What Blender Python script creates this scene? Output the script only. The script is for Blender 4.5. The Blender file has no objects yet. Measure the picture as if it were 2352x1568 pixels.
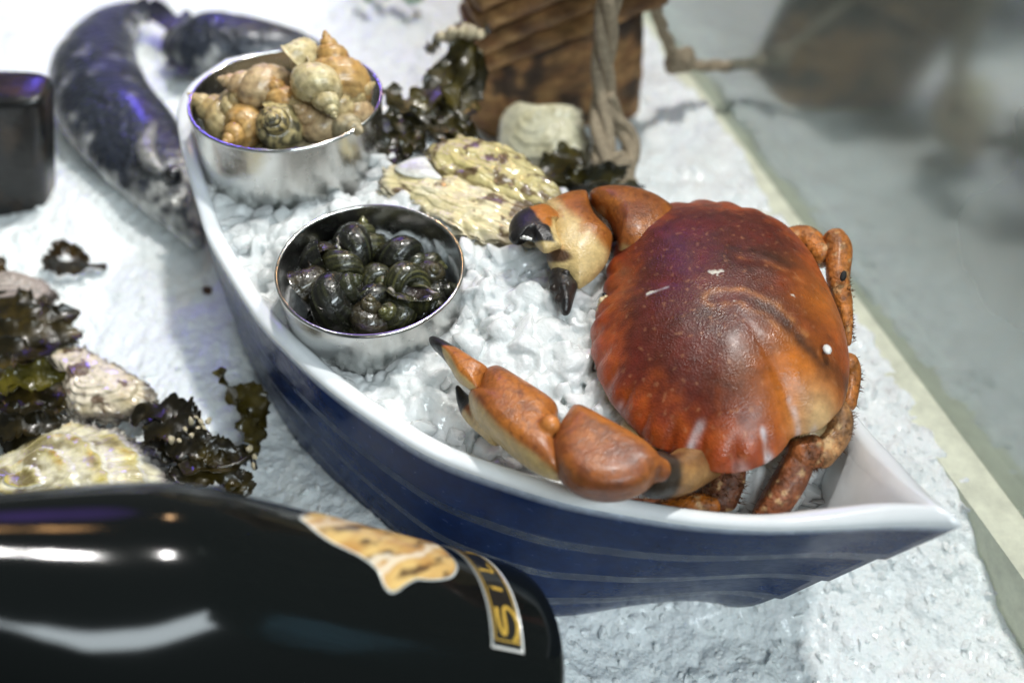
import bpy, math, random
import numpy as np
from mathutils import Vector, Matrix

rng = np.random.default_rng(7)
random.seed(7)
scene = bpy.context.scene
COL = scene.collection
U = 0.012            # metres per modelling unit (1 unit = 1.2 cm)

# ------------------------------------------------------------------ camera
PW, PH = 2352, 1568
PITCH, DIST, LENS = math.radians(45), 46.0, 40.0
FPX = LENS / 36 * PW
CAM = np.array([0, -DIST * math.cos(PITCH), DIST * math.sin(PITCH)])
RV = np.array([1.0, 0, 0])
FV = np.array([0, math.cos(PITCH), -math.sin(PITCH)])
UV = np.array([0, math.sin(PITCH), math.cos(PITCH)])

cd = bpy.data.cameras.new('camera')
cam = bpy.data.objects.new('camera', cd)
COL.objects.link(cam)
cam.location = CAM * U
cam.rotation_euler = (math.pi / 2 - PITCH, 0, 0)
cd.lens, cd.sensor_width = LENS, 36
cd.clip_start, cd.clip_end = 0.01, 100
cd.dof.use_dof = True
cd.dof.focus_distance = 36.0 * U
cd.dof.aperture_fstop = 4.8
scene.camera = cam

# ------------------------------------------------------------------ light
w = bpy.data.worlds.new('World')
scene.world = w
w.use_nodes = True
w.node_tree.nodes['Background'].inputs[0].default_value = (0.93, 1.0, 0.98, 1)
w.node_tree.nodes['Background'].inputs[1].default_value = 0.11


def lamp(name, loc, target, size, watts, color, sizey=None, spread=None):
    d = bpy.data.lights.new(name, 'AREA')
    d.energy, d.color, d.size = watts, color, size
    if sizey:
        d.shape, d.size_y = 'RECTANGLE', sizey
    else:
        d.shape = 'DISK'
    if spread:
        d.spread = spread
    o = bpy.data.objects.new(name, d)
    COL.objects.link(o)
    o.location = loc
    o.rotation_euler = (Vector(target) - Vector(loc)).to_track_quat('-Z', 'Y').to_euler()
    return o


lamp('ceiling_lamp', (0.63, 0.68, 1.50), (0.05, -0.02, 0), 0.10, 11.0, (1.0, 0.985, 0.95))
lamp('ceiling_lamp', (0.21, 0.36, 1.50), (0.0, 0.0, 0), 0.10, 14.0, (1.0, 0.985, 0.95))
lamp('ceiling_lamp', (-0.45, 0.55, 1.45), (-0.08, 0.05, 0), 0.09, 1.5, (0.97, 1.0, 0.97))
lamp('cool_lamp', (1.28, 0.96, 1.50), (0, 0, 0), 0.12, 7.0, (0.75, 0.92, 1.0))
lamp('violet_lamp', (-0.45, 1.10, 0.75), (-0.30, 0.24, 0), 0.09, 0.11, (0.16, 0.12, 1.0), spread=math.radians(34))
lamp('violet_lamp', (-0.25, 1.35, 0.85), (0.06, -0.05, 0), 0.5, 0.08, (0.34, 0.16, 1.0), spread=math.radians(40))
lamp('warm_lamp', (0.13, 1.17, 0.70), (0, 0, 0), 0.05, 0.5, (1.0, 0.60, 0.30))
lamp('warm_lamp', (-0.03, 1.00, 1.20), (0, 0, 0), 0.10, 0.8, (1.0, 0.55, 0.22))
lamp('cool_lamp', (0.47, 1.25, 0.60), (0, 0, 0), 0.05, 0.5, (0.45, 0.80, 1.0))
lamp('shop_window', (1.0, -1.12, 1.50), (0.05, -0.1, 0.0), 2.0, 42.0, (0.84, 0.95, 1.0), sizey=0.34)
lamp('shop_window', (1.9, -0.35, 0.95), (0.1, -0.1, 0.0), 0.7, 9.0, (0.35, 0.65, 1.0), sizey=0.3)

scene.view_settings.view_transform = 'Standard'
scene.view_settings.look = 'None'
scene.view_settings.exposure = 0.20
scene.view_settings.gamma = 1.0
scene.render.engine = 'CYCLES'
scene.cycles.max_bounces = 10
scene.cycles.diffuse_bounces = 4
scene.cycles.glossy_bounces = 4
scene.cycles.transmission_bounces = 8
scene.cycles.transparent_max_bounces = 8
scene.cycles.use_denoising = True
scene.cycles.caustics_reflective = False
scene.cycles.caustics_refractive = False


# ------------------------------------------------------------------ helpers
def at(px, py, z):
    d = FV + RV * ((px - PW / 2) / FPX) - UV * ((py - PH / 2) / FPX)
    return CAM + d * ((z - CAM[2]) / d[2])


def at_plane(px, py, p0, n):
    d = FV + RV * ((px - PW / 2) / FPX) - UV * ((py - PH / 2) / FPX)
    return CAM + d * (((p0 - CAM) @ n) / (d @ n))


def ppu(p):
    return FPX / ((np.asarray(p) - CAM) @ FV)


def cdir(r, u, t):
    v = RV * r + UV * u - FV * t
    return v / np.linalg.norm(v)


def nrm(v):
    v = np.asarray(v, float)
    return v / (np.linalg.norm(v, axis=-1, keepdims=True) + 1e-12)


_perm = np.random.default_rng(3).permutation(256)
_grad = nrm(np.random.default_rng(4).normal(size=(256, 3)))


def gnoise(P):
    P = np.asarray(P, float)
    I = np.floor(P).astype(int)
    f = P - I
    u = f * f * f * (f * (f * 6 - 15) + 10)
    r = np.zeros(len(P))
    for dx in (0, 1):
        for dy in (0, 1):
            for dz in (0, 1):
                h = _perm[(_perm[(_perm[(I[:, 0] + dx) & 255] + I[:, 1] + dy) & 255] + I[:, 2] + dz) & 255]
                g = _grad[h]
                d = g[:, 0] * (f[:, 0] - dx) + g[:, 1] * (f[:, 1] - dy) + g[:, 2] * (f[:, 2] - dz)
                wx = u[:, 0] if dx else 1 - u[:, 0]
                wy = u[:, 1] if dy else 1 - u[:, 1]
                wz = u[:, 2] if dz else 1 - u[:, 2]
                r += d * wx * wy * wz
    return r * 1.6


def fbm(P, o=4):
    P = np.asarray(P, float)
    r, a, s = np.zeros(len(P)), 0.5, 1.0
    for i in range(o):
        r += a * gnoise(P * s + i * 17.3)
        a *= 0.5
        s *= 2.05
    return r


def hash2(I, J, k):
    h = (I * 73856093) ^ (J * 19349663) ^ (k * 83492791)
    h = (h ^ (h >> 13)) * 1274126177
    return ((h ^ (h >> 16)) & 0xFFFFFF) / float(0x1000000)


def plates(X, Y, s, tilt=0.6, curve=0.9, seed=1):
    """height of overlapping tilted chips of ice, cell size s"""
    x, y = X / s, Y / s
    I, J = np.floor(x).astype(np.int64), np.floor(y).astype(np.int64)
    best = np.full(x.shape, -9.0)
    for di in (-1, 0, 1):
        for dj in (-1, 0, 1):
            a, b = I + di + 4096, J + dj + 4096
            cx, cy = I + di + hash2(a, b, seed), J + dj + hash2(a, b, seed + 1)
            h = hash2(a, b, seed + 2) - 0.5
            tx, ty = (hash2(a, b, seed + 3) - 0.5) * 2 * tilt, (hash2(a, b, seed + 4) - 0.5) * 2 * tilt
            dx, dy = x - cx, y - cy
            best = np.maximum(best, h * 0.55 + tx * dx + ty * dy - curve * (dx * dx + dy * dy) ** 1.5)
    return best * s


def grid_faces(n, m, wrap=False, off=0):
    """n rows, m columns (wrap joins the last column to the first)"""
    i = np.arange(n - 1)[:, None]
    j = np.arange(m if wrap else m - 1)[None, :]
    j2 = (j + 1) % m
    f = np.stack([i * m + j, i * m + j2, (i + 1) * m + j2, (i + 1) * m + j], -1).reshape(-1, 4)
    return f + off


def crom(pts, n):
    P = np.asarray(pts, float)
    k = len(P)
    if k == 2:
        t = np.linspace(0, 1, n)[:, None]
        return P[0] * (1 - t) + P[1] * t
    Q = np.vstack([2 * P[0] - P[1], P, 2 * P[-1] - P[-2]])
    t = np.linspace(0, k - 1 - 1e-9, n)
    i = np.floor(t).astype(int)
    f = (t - i)[:, None]
    a, b, c, d = Q[i], Q[i + 1], Q[i + 2], Q[i + 3]
    return 0.5 * (2 * b + (c - a) * f + (2 * a - 5 * b + 4 * c - d) * f ** 2 + (3 * b - 3 * c + d - a) * f ** 3)


def croml(pts, n):
    P = np.asarray(pts, float)
    return crom(P[:, None] if P.ndim == 1 else P, n).squeeze()


def closed_curve(pts, n):
    P = np.asarray(pts, float)
    k = len(P)
    t = np.linspace(0, k, n, endpoint=False)
    i = np.floor(t).astype(int)
    f = (t - i)[:, None]
    a, b, c, d = P[(i - 1) % k], P[i % k], P[(i + 1) % k], P[(i + 2) % k]
    return 0.5 * (2 * b + (c - a) * f + (2 * a - 5 * b + 4 * c - d) * f ** 2 + (3 * b - 3 * c + d - a) * f ** 3)


def sweep(pts, ra, rb, up=None, n=24, m=20, sq=2.0, cap=(1, 1), capk=0.7):
    """tube through pts; ra sideways radii, rb radii towards up; rounded caps"""
    C = crom(pts, n)
    A, B = croml(ra, n), croml(rb, n)
    T = nrm(np.gradient(C, axis=0))
    upv = -FV if up is None else np.asarray(up, float)
    Bn = nrm(upv - (T @ upv)[:, None] * T)
    An = np.cross(T, Bn)
    if cap[0] or cap[1]:
        tt = np.array([0.35, 0.7, 0.92, 1.0])
        Cs, As, Bs, Ans, Bns = [C], [A], [B], [An], [Bn]
        if cap[0]:
            q = tt[::-1]
            l = capk * min(A[0], B[0])
            Cs.insert(0, C[0] - T[0] * (q * l)[:, None]); s = np.sqrt(np.maximum(1 - q ** 2, 1e-4))
            As.insert(0, A[0] * s); Bs.insert(0, B[0] * s)
            Ans.insert(0, np.repeat(An[:1], 4, 0)); Bns.insert(0, np.repeat(Bn[:1], 4, 0))
        if cap[1]:
            l = capk * min(A[-1], B[-1])
            Cs.append(C[-1] + T[-1] * (tt * l)[:, None]); s = np.sqrt(np.maximum(1 - tt ** 2, 1e-4))
            As.append(A[-1] * s); Bs.append(B[-1] * s)
            Ans.append(np.repeat(An[-1:], 4, 0)); Bns.append(np.repeat(Bn[-1:], 4, 0))
        C, A, B, An, Bn = map(np.concatenate, (Cs, As, Bs, Ans, Bns))
    ph = np.linspace(0, 2 * np.pi, m, endpoint=False)
    c, s = np.cos(ph), np.sin(ph)
    c = np.sign(c) * abs(c) ** (2 / sq)
    s = np.sign(s) * abs(s) ** (2 / sq)
    V = C[:, None] + A[:, None, None] * c[None, :, None] * An[:, None] + B[:, None, None] * s[None, :, None] * Bn[:, None]
    N = len(C)
    V = V.reshape(-1, 3)
    Fc = [tuple(q) for q in grid_faces(N, m, True)]
    Fc.append(tuple(range(m))[::-1])
    Fc.append(tuple(range((N - 1) * m, N * m)))
    return V, Fc


def _ico(sub):
    import bmesh
    bm = bmesh.new()
    bmesh.ops.create_icosphere(bm, subdivisions=sub, radius=1)
    V = np.array([v.co[:] for v in bm.verts])
    Fc = np.array([[v.index for v in f.verts] for f in bm.faces])
    bm.free()
    return V, Fc


ICO1, ICO2, ICO3, ICO4 = _ico(1), _ico(2), _ico(3), _ico(4)


def ellipsoid(c, ax, base=ICO3):
    return np.asarray(c) + base[0] @ np.asarray(ax, float), [tuple(q) for q in base[1]]


def ball(c, r, base=ICO3):
    return ellipsoid(c, np.eye(3) * r, base)


def join(parts):
    Vs, Fs, o = [], [], 0
    for V, Fc in parts:
        Vs.append(V)
        Fs += [tuple(int(i) + o for i in q) for q in Fc]
        o += len(V)
    return np.vstack(Vs), Fs


def raw_mesh(name, V, Fc, smooth=True):
    me = bpy.data.meshes.new(name)
    V = np.asarray(V, float) * U
    if isinstance(Fc, np.ndarray):
        k = Fc.shape[1]
        me.vertices.add(len(V))
        me.vertices.foreach_set('co', V.ravel())
        me.loops.add(Fc.size)
        me.loops.foreach_set('vertex_index', Fc.ravel().astype(np.int32))
        me.polygons.add(len(Fc))
        me.polygons.foreach_set('loop_start', np.arange(0, Fc.size, k, dtype=np.int32))
        me.update(calc_edges=True)
        me.validate()
    else:
        me.from_pydata([tuple(v) for v in V], [], [tuple(int(i) for i in q) for q in Fc])
    me.polygons.foreach_set('use_smooth', np.full(len(me.polygons), smooth))
    me.update()
    return me


def fuse(parts, voxel=0.08, smooth=6, fac=0.6):
    """one continuous skin over overlapping pieces"""
    V, Fc = join(parts)
    me = raw_mesh('tmp', V, Fc)
    o = bpy.data.objects.new('tmp', me)
    COL.objects.link(o)
    r = o.modifiers.new('r', 'REMESH')
    r.mode, r.voxel_size, r.use_smooth_shade = 'VOXEL', voxel * U, True
    if smooth:
        s = o.modifiers.new('s', 'SMOOTH')
        s.factor, s.iterations = fac, smooth
    dg = bpy.context.evaluated_depsgraph_get()
    m2 = bpy.data.meshes.new_from_object(o.evaluated_get(dg))
    V = np.empty(len(m2.vertices) * 3)
    m2.vertices.foreach_get('co', V)
    Fc = [tuple(p.vertices) for p in m2.polygons]
    bpy.data.objects.remove(o)
    bpy.data.meshes.remove(me)
    bpy.data.meshes.remove(m2)
    return V.reshape(-1, 3) / U, Fc


def vnormals(V, Fc):
    V = np.asarray(V)
    N = np.zeros_like(V)
    q = np.array([f[:3] if len(f) < 4 else f[:4] for f in Fc if len(f) == 4] or [f for f in Fc if len(f) == 3])
    n = np.cross(V[q[:, 1]] - V[q[:, 0]], V[q[:, 2]] - V[q[:, 0]])
    for k in range(q.shape[1]):
        np.add.at(N, q[:, k], n)
    return nrm(N)


LOC = {}


def mk(name, V, Fc, mat, parent=None, smooth=True, col=None, loc=None, local=False):
    """V in world units (or local ones); linked as ONE object"""
    V = np.asarray(V, float)
    if local:
        o_loc = np.zeros(3)
    elif parent is not None:
        o_loc = np.zeros(3)
        p = parent
        base = np.zeros(3)
        while p is not None:
            base = base + LOC[p.name]
            p = p.parent
        V = V - base
    else:
        o_loc = np.array([*(V[:, :2].mean(0)), V[:, 2].min()]) if loc is None else np.asarray(loc, float)
        V = V - o_loc
    me = raw_mesh(name, V, Fc, smooth)
    if mat:
        me.materials.append(mat)
    if col is not None:
        c = np.ones((len(me.vertices), 4), np.float32)
        c[:, :3] = np.clip(col, 0, 1)
        a = me.color_attributes.new('Col', 'FLOAT_COLOR', 'POINT')
        a.data.foreach_set('color', c.ravel())
    o = bpy.data.objects.new(name, me)
    COL.objects.link(o)
    o.location = o_loc * U
    LOC[o.name] = o_loc
    if parent is not None:
        o.parent = parent
    return o


def thing(name, label, cat, loc, group=None):
    o = bpy.data.objects.new(name, None)
    o.empty_display_size = 0.01
    COL.objects.link(o)
    o.location = np.asarray(loc, float) * U
    LOC[o.name] = np.asarray(loc, float)
    return tag(o, label, cat, group)


def tag(o, label, cat=None, group=None, kind=None):
    o['label'] = label
    if cat:
        o['category'] = cat
    if group:
        o['group'] = group
    if kind:
        o['kind'] = kind
    return o


def lerp(a, b, t):
    t = np.asarray(t)
    if t.ndim:
        t = t[:, None]
    return np.asarray(a) * (1 - t) + np.asarray(b) * t


def sstep(a, b, x):
    t = np.clip((np.asarray(x, float) - a) / (b - a), 0, 1)
    return t * t * (3 - 2 * t)


def seg_dist(P, pts):
    """distance of 2D/3D points to a polyline, and the 0..1 position along it"""
    P = np.asarray(P, float)
    d = np.full(len(P), 1e9)
    tt = np.zeros(len(P))
    k = len(pts) - 1
    for i in range(k):
        a, b = np.asarray(pts[i]), np.asarray(pts[i + 1])
        ab = b - a
        t = np.clip(((P - a) @ ab) / (ab @ ab), 0, 1)
        q = np.linalg.norm(P - a - t[:, None] * ab, axis=1)
        m = q < d
        d[m] = q[m]
        tt[m] = (i + t[m]) / k
    return d, tt


# ------------------------------------------------------------------ materials
def pmat(name, base=(0.5, 0.5, 0.5), attr=False, rough=0.5, bumps=(), metal=0.0, sss=0.0, ssr=0.3, trans=0.0, ior=1.45,
         coat=0.0, coat_rough=0.05, var=0.0, var_scale=2.0, spec=0.5, rough_var=0.0, aniso=0.0, translucent=0.0, sscol=(1, 1, 1)):
    m = bpy.data.materials.new(name)
    m.use_nodes = True
    nt = m.node_tree
    nd, ln = nt.nodes, nt.links
    b = nd['Principled BSDF']
    tc = nd.new('ShaderNodeTexCoord')
    mp = nd.new('ShaderNodeMapping')
    mp.inputs['Scale'].default_value = (1 / U,) * 3
    ln.new(tc.outputs['Object'], mp.inputs['Vector'])
    b.inputs['Roughness'].default_value = rough
    b.inputs['Metallic'].default_value = metal
    b.inputs['IOR'].default_value = ior
    b.inputs['Transmission Weight'].default_value = trans
    b.inputs['Coat Weight'].default_value = coat
    b.inputs['Coat Roughness'].default_value = coat_rough
    b.inputs['Specular IOR Level'].default_value = spec
    b.inputs['Anisotropic'].default_value = aniso
    if sss:
        b.inputs['Subsurface Weight'].default_value = sss
        b.inputs['Subsurface Radius'].default_value = sscol
        b.inputs['Subsurface Scale'].default_value = ssr * U
    src = None
    if attr:
        a = nd.new('ShaderNodeAttribute')
        a.attribute_name = 'Col'
        src = a.outputs['Color']
    if var:
        n = nd.new('ShaderNodeTexNoise')
        n.inputs['Scale'].default_value = var_scale
        n.inputs['Detail'].default_value = 6
        n.inputs['Roughness'].default_value = 0.65
        ln.new(mp.outputs[0], n.inputs['Vector'])
        mr = nd.new('ShaderNodeMapRange')
        mr.inputs['From Min'].default_value = 0.3
        mr.inputs['From Max'].default_value = 0.7
        mr.inputs['To Min'].default_value = 1 - var
        mr.inputs['To Max'].default_value = 1 + var
        ln.new(n.outputs['Fac'], mr.inputs['Value'])
        vm = nd.new('ShaderNodeVectorMath')
        vm.operation = 'SCALE'
        if src is not None:
            ln.new(src, vm.inputs[0])
        else:
            vm.inputs[0].default_value = base
        ln.new(mr.outputs[0], vm.inputs['Scale'])
        src = vm.outputs[0]
    if src is not None:
        ln.new(src, b.inputs['Base Color'])
    else:
        b.inputs['Base Color'].default_value = (*base, 1)
    if rough_var:
        n = nd.new('ShaderNodeTexNoise')
        n.inputs['Scale'].default_value = 3
        n.inputs['Detail'].default_value = 5
        ln.new(mp.outputs[0], n.inputs['Vector'])
        mr = nd.new('ShaderNodeMapRange')
        mr.inputs['From Min'].default_value = 0.3
        mr.inputs['From Max'].default_value = 0.7
        mr.inputs['To Min'].default_value = max(0.02, rough - rough_var)
        mr.inputs['To Max'].default_value = rough + rough_var
        ln.new(n.outputs['Fac'], mr.inputs['Value'])
        ln.new(mr.outputs[0], b.inputs['Roughness'])
    prev = None
    for kind, sc, st, dist in bumps:
        if kind == 'voro':
            n = nd.new('ShaderNodeTexVoronoi')
            n.feature = 'F1'
            n.inputs['Scale'].default_value = sc
            out = n.outputs['Distance']
        else:
            n = nd.new('ShaderNodeTexNoise')
            n.inputs['Scale'].default_value = sc
            n.inputs['Detail'].default_value = 5
            out = n.outputs['Fac']
        if kind == 'brush':
            mp2 = nd.new('ShaderNodeMapping')
            mp2.inputs['Scale'].default_value = (0.05 / U, 0.05 / U, 3 / U)
            ln.new(tc.outputs['Object'], mp2.inputs['Vector'])
            ln.new(mp2.outputs[0], n.inputs['Vector'])
        else:
            ln.new(mp.outputs[0], n.inputs['Vector'])
        bp = nd.new('ShaderNodeBump')
        bp.inputs['Strength'].default_value = st
        bp.inputs['Distance'].default_value = dist * U
        ln.new(out, bp.inputs['Height'])
        if prev is not None:
            ln.new(prev.outputs[0], bp.inputs['Normal'])
        prev = bp
    if prev is not None:
        ln.new(prev.outputs[0], b.inputs['Normal'])
    if translucent:
        t = nd.new('ShaderNodeBsdfTranslucent')
        mx = nd.new('ShaderNodeMixShader')
        mx.inputs[0].default_value = translucent
        if src is not None:
            ln.new(src, t.inputs['Color'])
        else:
            t.inputs['Color'].default_value = (*base, 1)
        ln.new(b.outputs[0], mx.inputs[1])
        ln.new(t.outputs[0], mx.inputs[2])
        ln.new(mx.outputs[0], nd['Material Output'].inputs['Surface'])
    return m


M_bed = pmat('packed_ice', (0.85, 0.89, 0.89), rough=0.22, ior=1.31, sss=0.45, ssr=0.18, sscol=(0.9, 1.0, 1.05), coat=0.25, coat_rough=0.08, var=0.07, var_scale=1.4, bumps=(('voro', 2.2, 0.5, 0.16), ('voro', 6, 0.6, 0.08), ('noise', 14, 0.7, 0.06)), rough_var=0.12)
M_ice = pmat('crushed_ice', (0.86, 0.89, 0.885), rough=0.16, ior=1.31, trans=0.25, sss=0.9, ssr=0.3, sscol=(1.0, 1.03, 1.03), coat=0.6, coat_rough=0.04, var=0.10, var_scale=0.9, bumps=(('noise', 3.0, 0.5, 0.12), ('noise', 11, 0.6, 0.05)), rough_var=0.1)
M_clear = pmat('clear_ice', (0.80, 0.85, 0.85), rough=0.05, ior=1.31, trans=0.30, sss=0.9, ssr=0.5, sscol=(1.0, 1.05, 1.05), coat=0.6, coat_rough=0.03, bumps=(('noise', 2.5, 0.4, 0.12), ('noise', 9, 0.3, 0.04)))
M_white = pmat('white_glaze', (0.80, 0.83, 0.85), rough=0.16, coat=0.5, bumps=(('noise', 1.2, 0.12, 0.1),), var=0.03)
M_hull = pmat('blue_glaze', attr=True, rough=0.20, spec=0.13, bumps=(('noise', 7, 0.10, 0.05), ('noise', 0.9, 0.15, 0.15)), var=0.25, var_scale=3.0, rough_var=0.08)
M_steel = pmat('brushed_steel', (0.56, 0.56, 0.54), metal=1, rough=0.24, bumps=(('brush', 6, 0.06, 0.03), ('noise', 0.7, 0.1, 0.2)), rough_var=0.05)
M_rim = pmat('polished_steel', (0.72, 0.72, 0.70), metal=1, rough=0.16, bumps=(('noise', 2, 0.1, 0.05),))
M_crab = pmat('crab_shell', attr=True, rough=0.38, coat=0.22, coat_rough=0.28, bumps=(('voro', 15, 0.38, 0.035), ('noise', 5, 0.12, 0.06)), var=0.30, var_scale=2.6, rough_var=0.12, sss=0.05, ssr=0.15)
M_claw = pmat('claw_shell', attr=True, rough=0.40, coat=0.12, coat_rough=0.22, bumps=(('voro', 14, 0.35, 0.03), ('noise', 2.2, 0.22, 0.12), ('noise', 9, 0.3, 0.04)), var=0.22, var_scale=5.0, rough_var=0.1, sss=0.05, ssr=0.15)
M_leg = pmat('leg_shell', attr=True, rough=0.48, coat=0.08, coat_rough=0.2, bumps=(('noise', 9, 0.7, 0.08), ('voro', 7, 0.4, 0.06)), var=0.5, var_scale=4.0, rough_var=0.15)
M_hair = pmat('bristle', (0.10, 0.04, 0.014), rough=0.6)
M_whelk = pmat('whelk_shell', attr=True, rough=0.36, coat=0.25, coat_rough=0.15, bumps=(('noise', 10, 0.4, 0.05),), var=0.28, var_scale=4, rough_var=0.12)
M_flesh = pmat('pale_flesh', (0.62, 0.44, 0.22), rough=0.22, coat=0.5, sss=0.3, ssr=0.2, bumps=(('noise', 4, 0.6, 0.1),), var=0.3, var_scale=3)
M_peri = pmat('periwinkle_shell', attr=True, rough=0.28, coat=0.6, coat_rough=0.05, bumps=(('noise', 5, 0.7, 0.10), ('noise', 14, 0.4, 0.03)), var=0.35, var_scale=4, rough_var=0.1)
M_opdark = pmat('dark_operculum', (0.035, 0.022, 0.015), rough=0.25, coat=0.5, bumps=(('noise', 6, 0.4, 0.05),), var=0.3)
M_oyster = pmat('oyster_shell', attr=True, rough=0.30, coat=0.7, coat_rough=0.07, bumps=(('noise', 4, 0.35, 0.10), ('noise', 13, 0.25, 0.03)), var=0.2, var_scale=3.0, rough_var=0.15)
M_weed = pmat('kelp', attr=True, rough=0.32, coat=0.45, coat_rough=0.12, bumps=(('noise', 2, 0.5, 0.12), ('noise', 12, 0.3, 0.03)), var=0.4, var_scale=2.5, translucent=0.32)
M_barn = pmat('barnacle', (0.42, 0.36, 0.24), rough=0.6, bumps=(('noise', 8, 0.6, 0.08),), var=0.35, var_scale=4)
M_wood = pmat('weathered_wood', attr=True, rough=0.65, bumps=(('noise', 3, 0.7, 0.15),), var=0.4, var_scale=1.6)
M_rope = pmat('hemp_rope', (0.34, 0.275, 0.19), rough=0.85, bumps=(('noise', 12, 0.8, 0.08),), var=0.35, var_scale=5)
M_fish = pmat('fish_skin', attr=True, rough=0.40, coat=0.35, coat_rough=0.2, bumps=(('voro', 3.0, 0.9, 0.12), ('noise', 1.2, 0.5, 0.25)), var=0.35, var_scale=1.6, metal=0.25)
M_eye = pmat('fish_eye', (0.02, 0.02, 0.02), rough=0.05, coat=1)
M_bottle = pmat('black_glass', (0.004, 0.005, 0.005), rough=0.10, ior=1.5, spec=0.24, bumps=(('noise', 0.5, 0.05, 0.1),))
M_old = pmat('dusty_black_glass', attr=True, rough=0.35, coat=0.15, coat_rough=0.12, bumps=(('noise', 3, 0.4, 0.1),), var=0.5, var_scale=1.2)
M_stick = pmat('printed_sticker', attr=True, rough=0.4, coat=0.4)
M_edge = pmat('clear_plastic', (0.55, 0.57, 0.55), rough=0.2, coat=0.5)
M_gold = pmat('gold_print', (0.62, 0.40, 0.07), rough=0.35, metal=0.4, var=0.2, var_scale=6)
M_lab = pmat('black_label', (0.010, 0.010, 0.009), rough=0.3, coat=0.4)
M_ledge = pmat('cream_ledge', (0.66, 0.68, 0.54), rough=0.45, var=0.2, var_scale=1.0, bumps=(('noise', 4, 0.3, 0.05),))
M_leaf = pmat('green_leaf', (0.05, 0.17, 0.07), rough=0.45, var=0.3)
M_stain = pmat('black_stain', (0.012, 0.011, 0.010), rough=0.65)
M_chip = pmat('white_chip', (0.75, 0.74, 0.70), rough=0.5)
M_floor = pmat('stone_floor', (0.62, 0.56, 0.50), rough=0.6, var=0.18, var_scale=0.10)

# ================================================================== SETTING
# line of the glass on the ice counter
G0, G1 = at(1530, 85, 0.0)[:2], at(2352, 1172, 0.0)[:2]
GD = (G1 - G0) / np.linalg.norm(G1 - G0)
GN = np.array([-GD[1], GD[0]])           # towards outside
if GN[0] < 0:
    GN = -GN


def glass_x(y):
    return G0[0] + (np.asarray(y) - G0[1]) * (GD[0] / GD[1])


# bottle pose (needed for the ice heaped under it)
BB = np.array([-0.57, -16.73, 2.70])
_az, _el, BR = 3.36, 0.65, 3.6
BA = np.array([math.cos(_el) * math.cos(_az), math.cos(_el) * math.sin(_az), math.sin(_el)])

# ice bed
ny, nx = 560, 600
tv = np.linspace(0, 1, ny)
yy = -24 + 84 * (0.45 * tv + 0.55 * tv ** 2.2)
uu = np.linspace(0, 1, nx)
uu = 0.5 * uu + 0.5 * uu ** 0.55
Yg = np.repeat(yy[:, None], nx, 1)
xe = glass_x(yy) - 0.35 - 0.65 * (0.5 + gnoise(np.c_[yy * 0.28, yy * 0, yy * 0 + 3.3])) - 0.3 * gnoise(np.c_[yy * 1.3, yy * 0, yy * 0 + 9.3])
Xg = -46 + uu[None, :] * (xe[:, None] + 46)
x, y = Xg.ravel(), Yg.ravel()


def bed_z(x, y):
    z = 0.55 * fbm(np.c_[x * 0.16, y * 0.16, x * 0], 3)
    z = z - 2.9 * sstep(-5, 4.5, x) * sstep(-6, -12.5, y)      # the bed sinks towards the near corner
    z = z + 0.9 * np.exp(-((x + 17) ** 2 + (y - 9) ** 2) / 60)
    near = 1 - sstep(14, 30, y)
    # smoother on the left where ice is fine, chunkier towards the near right
    rough = 0.35 + 0.65 * sstep(-13, -4, x + 0.35 * y)
    wx, wy = x + 0.35 * gnoise(np.c_[x, y, x * 0]), y + 0.35 * gnoise(np.c_[x, y, x * 0 + 5])
    z = z + (0.24 * plates(wx, wy, 2.1, 0.5, 0.7, 1) + 0.30 * plates(wx + 3, wy, 0.85, 0.7, 0.8, 11)) * rough
    z = z + 0.35 * plates(wx, wy + 7, 0.33, 0.7, 0.8, 21) * (0.5 + 0.5 * near)
    z = z + 0.06 * fbm(np.c_[x * 3, y * 3, x * 0 + 2], 3)
    return z


z = bed_z(x, y)
# heap under the leaning bottle
P = np.c_[x, y]
ax2 = BA[:2] / np.linalg.norm(BA[:2])
s_ = (P - BB[:2]) @ ax2
l_ = np.abs((P - BB[:2]) @ np.array([-ax2[1], ax2[0]]))
under = BB[2] + s_ * math.tan(_el) - BR / math.cos(_el)
heap = np.clip(under + 0.15, -9, 5) - 0.10 * l_ ** 2
heap = np.where((s_ > -3) & (s_ < 12), heap, -9)
z = np.maximum(z, np.minimum(heap, 4.0))
z = z.reshape(ny, nx)
edge = np.ones(nx)
z[:, -1] = -1.6
z[:, -2] = -0.9
z[:, -3] -= 0.25
bed = mk('ice_bed', np.c_[x, y, z.ravel()], grid_faces(ny, nx), M_bed, loc=(0, 0, 0))
tag(bed, 'bed of packed crushed white ice covering the whole display counter', 'ice', kind='structure')

# loose flakes on the bed
def chunk(sub=ICO2, flat=1.0):
    V = sub[0].copy()
    n = nrm(rng.normal(size=(11, 3)))
    d = rng.uniform(0.36, 0.72, 11)
    dots = V @ n.T
    k = np.where(dots > 1e-3, d[None] / np.maximum(dots, 1e-3), 9).min(1)
    V = V * np.minimum(k, 0.95)[:, None] * 1.35
    V = V * rng.uniform(0.5, 1.4, 3)
    V[:, 2] *= flat
    a = rng.normal(size=4)
    a /= np.linalg.norm(a)
    q = np.array(Matrix(((1, 0, 0), (0, 1, 0), (0, 0, 1))))
    from mathutils import Quaternion
    Rm = np.array(Quaternion(a).to_matrix())
    V = V + 0.03 * np.c_[gnoise(V * 1.9 + rng.uniform(0, 90)), gnoise(V * 1.9 + rng.uniform(0, 90)), gnoise(V * 1.9 + rng.uniform(0, 90))]
    return V @ Rm.T


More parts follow.
